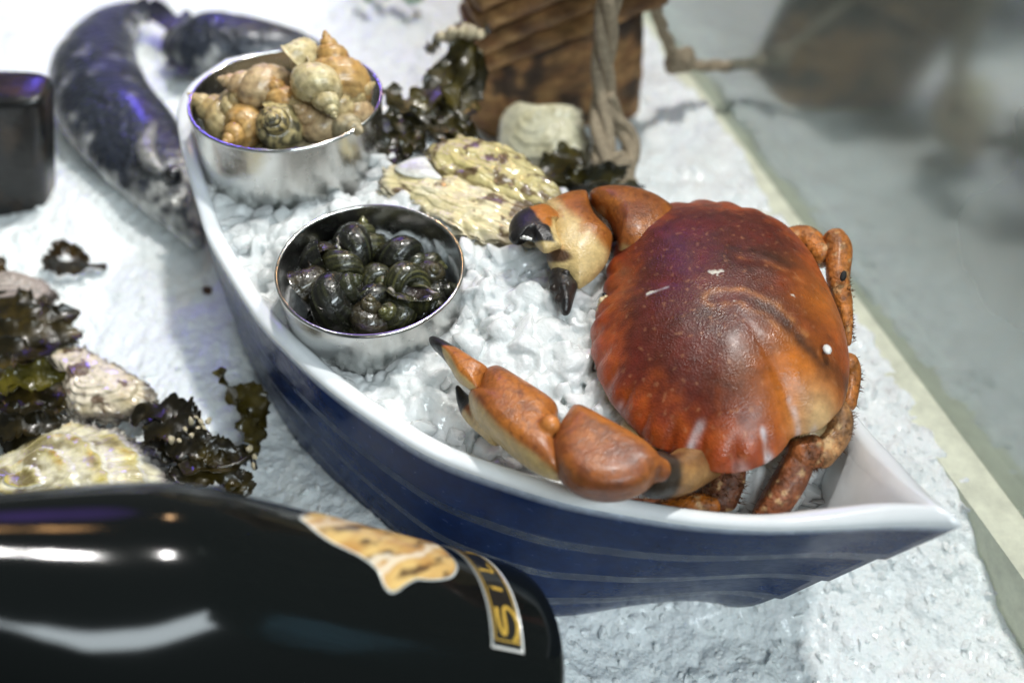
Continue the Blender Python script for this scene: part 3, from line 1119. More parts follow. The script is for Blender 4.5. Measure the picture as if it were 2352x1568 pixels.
for px_, py_, z_, rp, var, apex, roll, lab in [
    (825, 520, 6.9, 44, 'olive', (0, 1, 0.25), 170, 'cone shaped olive periwinkle with its tip up, farthest back in the bowl'),
    (716, 588, 6.8, 48, 'black', (-0.2, 0.6, -1), 0, 'black periwinkle with an open mouth and white lip beside the left wall'),
    (740, 606, 7.0, 34, 'brown', (0.3, -0.2, -1), 60, 'small periwinkle with a white inner lip in front of the open mouthed one'),
    (822, 573, 7.1, 54, 'black', (-0.6, -0.5, 0.45), 200, 'large round black periwinkle with violet glints below the cone shaped one'),
    (791, 600, 7.4, 46, 'olive', (0.35, -1, 0.25), 210, 'striped olive periwinkle leaning with its tip pointing down'),
    (913, 580, 6.9, 54, 'black', (0.9, -0.45, 0.3), 200, 'large shiny black periwinkle near the back right wall of the bowl'),
    (982, 606, 6.6, 32, 'olive', (1, -0.2, 0.3), 180, 'small greenish periwinkle with pale tip against the right wall'),
    (988, 642, 6.4, 42, 'brown', (0.2, 0.4, 0.8), 100, 'brown periwinkle behind the one showing its white columella'),
    (944, 655, 6.9, 56, 'olive', (-0.75, 0.2, -0.35), -25, 'striped periwinkle lying with its mouth and white columella to the right'),
    (866, 640, 6.7, 38, 'olive', (0.5, -0.3, 0.7), 150, 'small mossy green periwinkle in the middle of the bowl'),
    (848, 678, 6.8, 48, 'black', (0.8, -0.6, 0.2), 220, 'black periwinkle in the middle in front of the mossy green one'),
    (757, 690, 7.0, 62, 'black', (0.75, 0.55, 0.25), 180, 'largest black periwinkle, glossy, by the front left of the bowl'),
    (688, 662, 6.7, 46, 'brown', (0.6, -0.6, -0.5), 20, 'brown periwinkle with a pointed lip sticking up at the left wall'),
    (730, 655, 6.6, 26, 'yellow', (0.2, 0.3, 0.9), 90, 'tiny yellow periwinkle peeping out behind the largest black one'),
    (845, 742, 6.5, 48, 'brown', (0.1, 0.7, 0.4), 190, 'brown periwinkle against the front wall of the bowl'),
    (917, 726, 6.6, 44, 'olive', (-0.55, 0.15, 0.8), 200, 'olive periwinkle with a coiled tip facing up at the front right'),
    (985, 716, 6.4, 40, 'black', (0.4, 0.2, 0.7), 150, 'dark periwinkle in the shade of the front right rim'),
    (1010, 682, 6.2, 36, 'black', (0.7, 0.4, 0.3), 90, 'dark periwinkle in the shade of the right wall'),
    (880, 610, 6.2, 44, 'black', (0.3, 0.2, 0.8), 60, 'black periwinkle low between the mossy green and the shiny one'),
    (775, 640, 6.2, 44, 'black', (-0.3, 0.5, 0.7), 60, 'black periwinkle low under the striped olive one with tip down'),
    (900, 690, 6.1, 44, 'brown', (-0.3, 0.5, 0.7), 160, 'brown periwinkle low between the front right coiled one and the columella one'),
]:
    c = at(px_, py_, z_)
    d_ = c - b2c
    lim = b2r - 1.52 * rp / ppu(c) * 0.95 - 0.1
    if np.hypot(d_[0], d_[1]) > lim:
        c = c - [*(d_[:2] * (1 - lim / np.hypot(d_[0], d_[1]))), 0]
    snail('periwinkle', var, c, 1.52 * rp / ppu(c), apex, roll, lab, GP_, 'periwinkle')

for k in range(14):
    a = k * 2.4
    q = b2c + np.array([math.cos(a), math.sin(a), 0]) * (0.3 + 0.55 * math.sqrt(k)) + [0, 0, -2.05 + 0.25 * (k % 3)]
    snail('periwinkle', ('black', 'brown', 'black', 'olive')[k % 4], q, 0.72, (math.cos(k * 1.7), math.sin(k * 2.1), 0.5), k * 77, 'black periwinkle buried low in the smaller steel bowl under the others', GP_, 'periwinkle')

# ================================================================== CRAB
Cpx = [(1385, 690), (1390, 640), (1404, 595), (1418, 561), (1434, 528), (1462, 506), (1500, 489), (1545, 477), (1600, 470), (1650, 472), (1700, 483),
       (1750, 498), (1796, 520), (1830, 550), (1862, 588), (1890, 638), (1917, 698), (1939, 759), (1950, 819), (1950, 869), (1939, 924), (1915, 957), (1880, 985), (1824, 1000),
       (1802, 1028), (1769, 1056), (1725, 1075), (1676, 1083), (1632, 1078), (1588, 1058), (1555, 1042), (1505, 1023), (1478, 1006), (1448, 973), (1423, 946), (1398, 913), (1376, 868), (1362, 820), (1357, 790), (1360, 750), (1370, 715)]
ZR = 7.1
NA, NR = 420, 130
crabc = at(1650, 800, ZR)
crab = thing('crab', 'large red brown cooked crab lying on the ice in the boat dish', 'crab', crabc * [1, 1, 0] + [0, 0, 5.0])


def rim_z(px, py):
    return ZR + 0.35 * (px - 1650) / 300 - 0.25 * (py - 790) / 300


outl = closed_curve([at(a, b, rim_z(a, b)) for a, b in Cpx], NA)
cpx_i = closed_curve([np.array(p, float) for p in Cpx], NA)
ang = np.linspace(0, 1, NA, endpoint=False)
# pie-crust lobes along the front half of the margin
front = np.where(cpx_i[:, 0] < 1560, 1.0, 0.0)
front = np.maximum(front, ((cpx_i[:, 1] > 980) & (cpx_i[:, 0] < 1790)) * 1.0)
front = np.maximum(front, ((cpx_i[:, 1] < 520) & (cpx_i[:, 0] < 1760)) * 0.8)
ker = np.hanning(13)
ker /= ker.sum()
front = np.convolve(np.r_[front[-6:], front, front[:6]], ker, 'valid')
arc = np.r_[0, np.cumsum(np.linalg.norm(np.diff(outl, axis=0), axis=1))]
lobe = np.abs(np.sin(arc * np.pi / 1.02)) ** 0.6
cen = crabc + [0, 0, 0]
rows, rho_all = [], []
prof = np.linspace(0, 1, NR) ** 0.85
HD = 2.15
for rho in prof:
    P = cen[:2] + (outl[:, :2] - cen[:2]) * (rho * (1 + 0.022 * front * (lobe - 0.6) * sstep(0.75, 1, rho)))[..., None] if False else \
        cen[:2] + (outl[:, :2] - cen[:2]) * (rho * (1 + 0.040 * front * (lobe - 0.75) * float(sstep(0.86, 1, rho))))[:, None]
    zr = outl[:, 2] * rho + (cen[2]) * (1 - rho)
    dome = HD * (1 - rho ** 2.35) ** 0.72
    zz = zr + dome + 0.11 * front * (lobe - 0.5) * float(sstep(0.84, 0.96, rho)) * (1 - float(sstep(0.97, 1, rho)))
    rows.append(np.c_[P, zz])
    rho_all.append(np.full(NA, rho))
for k, (rho, dz) in enumerate([(0.992, -0.12), (0.96, -0.26), (0.88, -0.5), (0.7, -1.1), (0.45, -1.7), (0.05, -1.9)]):
    P = cen[:2] + (outl[:, :2] - cen[:2]) * rho
    rows.append(np.c_[P, outl[:, 2] + dz])
    rho_all.append(np.full(NA, 1.02 + 0.05 * k))
V = np.vstack(rows)
rho_v = np.concatenate(rho_all)
# gentle swellings of the shell and the branchial furrow
XY = V[:, :2]
top = rho_v <= 1.0


def gp(px, py, dz=1.2):
    return at(px, py, ZR + dz)[:2]


fur, ft = seg_dist(XY, [gp(1640, 690, 2), gp(1700, 690, 2), gp(1770, 725, 1.9), (gp(1840, 795, 1.6)), gp(1895, 845, 1.2), gp(1940, 878, .6)])
fur2, _ = seg_dist(XY, [gp(1700, 600, 2), gp(1760, 615, 1.9), gp(1830, 660, 1.5)])
V[top, 2] += (0.10 * fbm(np.c_[XY * 0.55, XY[:, :1] * 0], 2) * np.clip(1.1 - rho_v, 0, 1) - 0.025 * np.exp(-(fur / 0.26) ** 2) - 0.02 * np.exp(-(fur2 / 0.2) ** 2))[top]
n1 = fbm(np.c_[XY * 0.7, XY[:, :1] * 0], 4)
n2 = fbm(np.c_[XY * 2.4, XY[:, :1] * 0 + 4], 4)
maroon, brown, orange, red = np.array((0.125, 0.018, 0.011)), np.array((0.068, 0.019, 0.010)), np.array((0.52, 0.145, 0.012)), np.array((0.38, 0.052, 0.014))
ap_ = np.tile(ang, len(rows))
fr_ = np.tile(front, len(rows))
lb_ = np.tile(lobe, len(rows))
col = lerp(maroon, brown, np.clip(0.5 + n1, 0, 1))
edge_w = sstep(0.66, 1.0, rho_v + 0.30 * n1 + 0.10 * n2)
col = lerp(col, lerp(red, orange, np.clip(0.25 + 0.4 * n2, 0, 1)), edge_w * 0.85)
# orange hind quarter on the right
hq = np.exp(-(np.linalg.norm(XY - gp(1860, 890, 1.2), axis=1) / 1.5) ** 2) + 0.8 * np.exp(-(np.linalg.norm(XY - gp(1900, 720, .8), axis=1) / 1.3) ** 2)
col = lerp(col, orange, np.clip(hq * (1.1 + 0.6 * n1), 0, 0.95))
pale = np.exp(-(np.linalg.norm(XY - gp(1895, 960, 0.6), axis=1) / 0.75) ** 2)
col = lerp(col, (0.62, 0.42, 0.20), np.clip(pale, 0, 0.85))
col = lerp(col, (0.50, 0.19, 0.05), 0.7 * np.exp(-((fur - 0.30) / 0.12) ** 2) * np.clip(0.5 + n2 * 1.5, 0, 1) * (ft < 0.6))
col = lerp(col, (0.012, 0.010, 0.008), np.clip(np.exp(-(fur / (0.10 + 0.28 * ft)) ** 2) * sstep(0.05, 0.55, ft) * (0.75 + 0.7 * n2), 0, 0.85))
col = lerp(col, (0.45, 0.16, 0.05), 0.5 * np.exp(-(fur2 / 0.1) ** 2) * np.clip(0.5 + n2 * 2, 0, 1))
col = lerp(col, (0.030, 0.014, 0.010), 0.6 * np.exp(-((fur2 - 0.42) / 0.25) ** 2) * sstep(0, .4, n1 + .3))
# pale freckles
fk = sstep(0.40, 0.60, gnoise(np.c_[XY * 5.5, XY[:, :1] * 0 + 8])) * 0.30
col = lerp(col, (0.46, 0.21, 0.10), fk)
# pale grooves between the crust lobes
col = lerp(col, (0.60, 0.36, 0.20), 0.6 * fr_ * sstep(0.16, 0.0, lb_) * sstep(0.91, 0.98, rho_v) * np.clip(0.5 + 2 * n2, 0, 1))
# chalky scrapes
for pts, wd, k in [([(1552, 990, 1.4), (1590, 950, 1.8), (1622, 898, 2.1)], 0.13, .75), ([(1500, 1015, .7), (1545, 1000, 1.2)], 0.12, .7), ([(1768, 925, 1.9), (1782, 965, 1.6), (1800, 998, 1.1)], 0.10, .85),
                   ([(1825, 880, 1.7), (1842, 915, 1.4), (1850, 950, 1.0)], 0.10, .55), ([(1490, 655, 1.9), (1535, 645, 2.05)], 0.05, .6), ([(1800, 1010, .8), (1835, 985, .8), (1880, 965, .6)], 0.10, .6),
                   ([(1405, 870, .8), (1432, 870, 1.0)], 0.10, .4), ([(1700, 1030, .7), (1725, 1045, .6)], 0.12, .35)]:
    d, t = seg_dist(XY, [at(a, b, ZR + c)[:2] for a, b, c in pts])
    col = lerp(col, (0.62, 0.58, 0.60), k * np.exp(-(d / wd) ** 2.5) * np.clip(0.75 + 0.8 * gnoise(np.c_[XY * 4, XY[:, :1] * 0]), 0, 1))
for a, b, dz, r_ in [(1640, 622, 2.2, .14), (1655, 621, 2.2, .09), (1496, 652, 1.9, .1), (1686, 688, 2.2, .04), (1818, 690, 1.8, .06), (1648, 630, 2.2, .06)]:
    d = np.linalg.norm((XY - at(a, b, ZR + dz)[:2]) * [0.75, 1.4], axis=1)
    col = lerp(col, (0.68, 0.64, 0.55), 0.9 * sstep(r_ * 1.2, r_ * 0.6, d + 0.05 * gnoise(np.c_[XY * 9, XY[:, :1] * 0])) * top)
under_ = rho_v > 1.06
col[under_] = (0.50, 0.36, 0.18)
Fc = [tuple(q) for q in grid_faces(len(rows), NA, True)]
Fc.append(tuple(range((len(rows) - 1) * NA, len(rows) * NA)))
carapace = mk('carapace', V, Fc, M_crab, crab, col=col)
# white chip stuck on the hind shell
c = at(1900, 802, ZR + 1.62)
mk('white_chip', *ellipsoid(c, np.diag([0.13, 0.20, 0.07]), ICO2), M_chip, carapace)
# eyes and mouth parts at the front notch
bits = []
for a, b, zz, r_ in [(1383, 690, 7.25, .13), (1378, 700, 7.1, .1), (1392, 683, 7.35, .09), (1375, 712, 7.0, .09), (1390, 705, 7.0, .14)]:
    bits.append(ball(at(a, b, zz), r_, ICO2))
V, Fc = fuse(bits, 0.03, 2)
mk('mouthparts', V, Fc, M_claw, carapace, col=np.tile((0.62, 0.50, 0.30), (len(V), 1)))
for a, b in ((1388, 676), (1394, 712)):
    mk('eye', *ball(at(a, b, 7.25), 0.075, ICO2), M_eye, carapace)
# cream underside
V, Fc = fuse([ellipsoid(at(1660, 800, 6.0), np.array([(3.3, 0, 0), (0, 3.4, 0), (0, 0, 1.25)])), ellipsoid(at(1480, 990, 6.2), np.diag([0.8, .8, .5])), ellipsoid(at(1850, 985, 6.3), np.diag([0.8, .8, .6]))], 0.12, 4)
mk('underbody', V, Fc, M_claw, crab, col=lerp((0.48, 0.34, 0.16), (0.20, 0.13, 0.06), np.clip(0.4 + fbm(V * 1.2), 0, 1)))

ORG, DOR, CRM, BLK = np.array((0.39, 0.130, 0.020)), np.array((0.20, 0.056, 0.016)), np.array((0.58, 0.43, 0.19)), np.array((0.012, 0.011, 0.011))


def W3(l):
    return [at(*p) for p in l]


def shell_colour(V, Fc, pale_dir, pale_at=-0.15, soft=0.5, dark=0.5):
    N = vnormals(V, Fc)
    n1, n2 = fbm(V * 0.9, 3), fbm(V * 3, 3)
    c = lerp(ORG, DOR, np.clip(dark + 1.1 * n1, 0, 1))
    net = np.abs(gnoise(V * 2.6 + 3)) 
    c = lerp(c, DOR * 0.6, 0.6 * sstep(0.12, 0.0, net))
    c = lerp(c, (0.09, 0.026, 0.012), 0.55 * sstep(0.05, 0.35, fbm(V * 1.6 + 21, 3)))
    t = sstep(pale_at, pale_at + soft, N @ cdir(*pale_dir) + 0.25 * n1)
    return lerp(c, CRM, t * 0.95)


def pillow(outline, z, hT, hB, p=2.6, q=0.6, N=140, M_=26, smooth_in=None):
    """solid with a traced outline, rounded above and below; z a number or a function of (px, py)"""
    zf = z if callable(z) else (lambda a, b: z)
    O = closed_curve([at(a, b, zf(a, b)) for a, b in outline], N)
    c = O.mean(0)
    rows = []
    for r_, sg in [(r, 1) for r in np.linspace(0.02, 1, M_)] + [(r, -1) for r in np.linspace(0.985, 0.02, M_)]:
        h = (hT if sg > 0 else hB) * (1 - r_ ** p) ** q
        P = c + (O - c) * r_
        P = P + np.array([0, -0.35, 0.94]) * (h * sg)
        rows.append(P)
    V = np.vstack(rows)
    n = len(rows)
    return V, [tuple(x) for x in grid_faces(n, N, True)] + [tuple(range(N))[::-1], tuple(range((n - 1) * N, n * N))]


# --- near claw
PALM = [(1108, 858), (1128, 845), (1150, 847), (1200, 877), (1262, 917), (1282, 940), (1281, 968), (1284, 1000), (1292, 1045), (1292, 1098), (1262, 1096), (1222, 1077), (1188, 1052), (1150, 1020), (1114, 986), (1086, 948), (1076, 905), (1098, 897)]
V, Fc = fuse([pillow(PALM, 7.3, 1.0, 1.0, 3.6, 0.55), ball(at(1264, 975, 8.2), .30), sweep(W3([(1150, 985, 6.9), (1090, 945, 6.7), (1066, 920, 6.7), (1050, 888, 6.8)]), [.55, .4, .24, .08], [.5, .4, .2, .1])], 0.055, 3)
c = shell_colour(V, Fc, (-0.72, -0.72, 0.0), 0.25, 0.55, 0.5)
tipd = np.linalg.norm(V - at(1052, 892, 6.8), axis=1)
c = lerp(c, BLK, sstep(1.05, 0.85, tipd))
kd = np.linalg.norm(V - at(1264, 975, 8.4), axis=1)
c = lerp(c, (0.50, 0.18, 0.04), sstep(0.45, 0.2, kd))
claw = mk('claw', V, Fc, M_claw, crab, col=c)
DACT = [(985, 776), (993, 773), (1008, 778), (1053, 803), (1092, 828), (1121, 847), (1114, 862), (1106, 880), (1100, 897), (1087, 896), (1075, 890), (1050, 872), (1030, 838), (1005, 806), (988, 790)]
V, Fc = fuse([pillow(DACT, lambda a, b: 7.45 + 0.2 * (a - 985) / 130, 0.50, 0.5, 2.4, 0.55)], 0.035, 2)
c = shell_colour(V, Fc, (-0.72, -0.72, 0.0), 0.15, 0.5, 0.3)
dist = np.linalg.norm(V - at(986, 776, 7.45), axis=1)
c = lerp(c, BLK, sstep(1.22, 1.06, dist + 0.15 * gnoise(V * 3)))
fin = mk('movable_finger', V, Fc, M_claw, claw, col=c)
mk('white_chip', *ball(at(1003, 814, 7.75), .055, ICO2), M_chip, fin)
WRI = [(1266, 1012), (1280, 985), (1302, 950), (1312, 937), (1326, 936), (1352, 948), (1409, 980), (1455, 1006), (1494, 1032), (1522, 1066), (1526, 1082), (1508, 1102), (1480, 1126), (1434, 1143), (1385, 1144), (1335, 1133), (1302, 1112), (1280, 1085), (1268, 1052)]
V, Fc = fuse([pillow(WRI, 7.6, 0.95, 1.2, 5.0, 0.5), ball(at(1512, 1078, 7.7), .36)], 0.06, 2)
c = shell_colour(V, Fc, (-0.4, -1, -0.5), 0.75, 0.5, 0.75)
c = lerp(c, ORG, 0.7 * sstep(0.32, 0.0, np.abs((V - at(1409, 985, 8.2)) @ nrm(np.array([0.55, 0.83, 0.0])))))
mk('wrist', V, Fc, M_claw, claw, col=c)
V, Fc = fuse([sweep(W3([(1500, 1090, 7.0), (1560, 1088, 6.7), (1640, 1030, 6.2)]), [.70, .62, .8], [.8, .7, .7])], 0.09, 4)
c = lerp((0.32, 0.17, 0.06), (0.16, 0.07, 0.025), np.clip(0.5 + 1.6 * fbm(V * 1.6), 0, 1))
c = lerp(c, (0.03, 0.02, 0.012), sstep(0.75, 0.55, np.abs(np.linalg.norm(V - at(1490, 1085, 7.2), axis=1) - 0.3)))
mk('arm', V, Fc, M_claw, claw, col=c)

# --- far claw, open towards the viewer
FPALM = [(1249, 471), (1273, 457), (1300, 445), (1330, 440), (1346, 441), (1352, 455), (1356, 475), (1368, 499), (1388, 520), (1405, 538), (1407, 556), (1396, 600), (1370, 635), (1340, 658), (1326, 662), (1300, 640), (1272, 625), (1262, 612), (1254, 590), (1262, 560), (1258, 520)]
V, Fc = fuse([pillow(FPALM, lambda a, b: 7.7 - 0.45 * max(0, b - 540) / 110, 0.85, 0.8, 2.6, 0.6)], 0.055, 3)
c = shell_colour(V, Fc, (-0.30, -0.80, 0.40), 0.30, 0.4, 0.35)
g0 = at(1349, 470, 8.2)
c = lerp(c, CRM, 0.92 * sstep(0.15, -0.35, ((V - at(1360, 530, 8.0)) @ nrm(RV * 0.75 + UV * 0.66)) + 0.15 * fbm(V * 1.5)))
c = lerp(c, ORG * 0.9, 0.5 * sstep(0.1, 0.3, fbm(V * 1.2 + 4)) * sstep(0, .5, (V - at(1300, 600, 7.4)) @ UV))
c = lerp(c, (0.05, 0.02, 0.012), sstep(0.42, 0.25, np.linalg.norm((V - at(1275, 585, 8.0)) @ np.c_[RV * 0.62 + UV * 0.3, UV * 1.35], axis=1)) * 0.95)  # shade in the gap between the jaws, painted as a dark wedge
claw2 = mk('claw', V, Fc, M_claw, crab, col=c)
FTIP = [(1271, 618), (1287, 612), (1305, 620), (1318, 643), (1325, 655), (1321, 668), (1315, 690), (1308, 712), (1297, 718), (1289, 709), (1274, 675), (1264, 647)]
V, Fc = fuse([pillow(FTIP, lambda a, b: 7.35 - 0.25 * (b - 615) / 100, 0.42, 0.4, 2.2, 0.6)] +
             [ball(at(a, b, zz), r_, ICO2) for a, b, zz, r_ in [(1275, 640, 7.4, .16), (1274, 662, 7.35, .15), (1283, 684, 7.3, .13), (1312, 650, 7.4, .14), (1294, 702, 7.2, .09), (1300, 630, 7.6, .13), (1295, 660, 7.55, .14), (1300, 685, 7.4, .12)]], 0.035, 2)
V = at(1297, 650, 7.3) + (V - at(1297, 650, 7.3)) * 1.10
mk('fixed_finger_tip', V, Fc, M_claw, claw2, col=lerp(BLK, (0.06, 0.035, 0.022), np.clip(0.15 + fbm(V * 2.5), 0, 1) * 0.7))
FD = [(1168, 540), (1170, 516), (1180, 498), (1197, 484), (1217, 477), (1249, 470), (1268, 478), (1282, 490), (1287, 503), (1276, 512), (1281, 540), (1291, 566), (1276, 574), (1253, 581), (1236, 567), (1226, 553), (1208, 548), (1192, 549), (1188, 560), (1178, 559), (1169, 549)]
V, Fc = fuse([pillow(FD, 8.15, 0.55, 0.45, 2.3, 0.6, N=200)], 0.035, 2)
# frame on the finger: x to the right, y up the picture slope, measured from the middle of its base
o_f = at(1245, 520, 8.4)
fx, fy = (V - o_f) @ RV, (V - o_f) @ UV
c = lerp(ORG * 0.95, CRM, sstep(0.02, -0.22, fy - 0.25 * fx + 0.08 * fbm(V * 2)))
c = lerp(c, CRM, sstep(0.28, 0.42, fx) * sstep(0.42, 0.25, fy))
blk = sstep(0.06, -0.06, fx + 0.62 * (fy - 0.10) + 0.06 * fbm(V * 3) - 0.12 * np.exp(-((fy + 0.2) / 0.2) ** 2))
blk = np.maximum(blk, sstep(0.30, 0.22, np.hypot(fx - 0.03, fy + 0.18)))
blk = blk * sstep(-0.62, -0.50, fy + 0.9 * np.minimum(fx + 0.25, 0) * 0 - 0.0 * fx + np.where(fx < -0.4, 0.4, 0))
c = lerp(c, BLK, blk)
fin = mk('movable_finger', V, Fc, M_claw, claw2, col=c)
V, Fc = fuse([ball(at(a, b, zz), r_, ICO2) for a, b, zz, r_ in [(1203, 545, 8.35, .08), (1211, 547, 8.4, .08), (1219, 549, 8.4, .06), (1196, 546, 8.3, .05)]], 0.03, 1)
mk('white_chip', V, Fc, M_chip, fin)
V, Fc = fuse([sweep(W3([(1362, 470, 7.3), (1385, 500, 7.3), (1405, 540, 7.2)]), [.45, .5, .45], [.3, .3, .3])], 0.06, 2)
mk('joint', V, Fc, M_claw, claw2, col=lerp((0.05, 0.025, 0.012), (0.16, 0.08, 0.03), np.clip(0.4 + fbm(V * 3), 0, 1)))
FW = [(1352, 447), (1377, 438), (1405, 437), (1432, 438), (1462, 443), (1486, 450), (1522, 466), (1560, 500), (1550, 560), (1480, 590), (1425, 575), (1416, 545), (1395, 505), (1366, 478)]
V, Fc = fuse([pillow(FW, 7.6, 0.95, 0.9, 2.8, 0.55)], 0.06, 3)
mk('wrist', V, Fc, M_claw, claw2, col=shell_colour(V, Fc, (-0.25, -0.9, 0.25), 0.50, 0.45, 0.5))
V, Fc = fuse([sweep(W3([(1480, 550, 6.7), (1530, 570, 6.5), (1600, 620, 6.3)]), [.8, .8, .8], [.8, .8, .8])], 0.09, 4)
mk('arm', V, Fc, M_claw, claw2, col=shell_colour(V, Fc, (0, -.5, 1), -0.2, 0.9, 0.3))


# --- walking legs
def bristles(paths, count, length, parent):
    Vs, Fs = [], []
    o = 0
    for pts, rad in paths:
        C = crom(pts, 40)
        T = nrm(np.gradient(C, axis=0))
        for _ in range(count):
            i = rng.integers(2, 38)
            d = nrm(rng.normal(size=3))
            d = nrm(d - (d @ T[i]) * T[i])
            s = C[i] + d * rad * 0.93
            e = s + nrm(d + 0.5 * rng.normal(size=3)) * length * rng.uniform(0.7, 1.7)
            sd = nrm(np.cross(d, rng.normal(size=3))) * 0.020
            Vs += [s - sd, s + sd, e]
            Fs.append((o, o + 1, o + 2))
            o += 3
    mk('bristles', np.array(Vs), Fs, M_hair, parent)


def leg(segs, hair=120, hl=0.22, tone=0.5):
    hair = int(hair * 1.7)
    root = None
    names = ['walking_leg', 'shin', 'foot']
    for k, (pts, ra, rb, tint) in enumerate(segs):
        V, Fc = fuse([sweep(W3(pts), ra, rb, sq=2.3, n=26)], 0.06, 3)
        n1, n2 = fbm(V * 1.1 + 5, 3), fbm(V * 3.2, 3)
        c = lerp(tint, np.array(tint) * 0.35, np.clip(tone + 1.3 * n1, 0, 1))
        c = lerp(c, (0.58, 0.38, 0.18), 0.7 * sstep(0.12, 0.4, n2))
        c = lerp(c, (0.05, 0.016, 0.008), 0.6 * sstep(0.15, 0.4, fbm(V * 4.5 + 9, 2)))
        if root is None:
            root = mk(names[0], V, Fc, M_leg, crab, col=c)
            cur = root
        else:
            cur = mk(names[k], V, Fc, M_leg, root, col=c)
    # hair belongs to the whole leg
    bristles([(W3(p), float(np.mean(ra))) for p, ra, rb, t in segs], hair, hl, root)
    return root


O1, O2, D1 = (0.50, 0.17, 0.03), (0.55, 0.16, 0.015), (0.17, 0.050, 0.016)
l1 = leg([([(1800, 560, 7.0), (1850, 550, 7.2), (1890, 590, 7.2)], [.5, .48, .42], [.5, .5, .45], O1),
          ([(1915, 548, 7.6), (1927, 575, 7.5), (1925, 640, 7.2), (1938, 700, 6.9)], [.40, .44, .38, .30], [.45, .45, .4, .3], O1),
          ([(1938, 690, 6.95), (1945, 740, 6.7), (1947, 790, 6.3)], [.28, .20, .12], [.3, .22, .14], O1)], 170, .10, 0.25)
c = at(1937, 634, 7.72)
mk('black_spot', *ellipsoid(c, np.array([cdir(.3, 1, 0) * .19, cdir(1, -.3, 0) * .11, cdir(0, 0, 1) * .05]), ICO2), M_stain, l1)
leg([([(1900, 930, 6.8), (1925, 955, 6.7), (1920, 1000, 6.4), (1880, 1045, 6.2)], [.45, .42, .42, .46], [.5, .5, .45, .5], (0.50, 0.24, 0.09)),
     ([(1870, 1035, 6.3), (1835, 1045, 6.3)], [.52, .5], [.5, .5], (0.42, 0.13, 0.035)),
     ([(1842, 1040, 6.2), (1815, 1100, 5.8), (1770, 1170, 5.2), (1735, 1215, 4.8)], [.44, .50, .46, .3], [.5, .55, .5, .35], (0.30, 0.09, 0.03))], 170, .16, 0.5)
leg([([(1660, 1050, 6.2), (1668, 1095, 5.7), (1655, 1150, 5.2)], [.62, .58, .5], [.55, .5, .45], D1),
     ([(1640, 1158, 5.25), (1590, 1160, 5.2), (1520, 1175, 5.0)], [.30, .36, .3], [.42, .48, .4], O2),
     ([(1540, 1168, 5.0), (1430, 1160, 5.0), (1310, 1135, 5.0)], [.28, .24, .10], [.35, .3, .15], D1)], 170, .28, 0.4)
leg([([(1945, 830, 6.6), (1955, 860, 6.2), (1948, 930, 6.0)], [.35, .3, .25], [.4, .4, .3], O1)], 80, .14, 0.5)


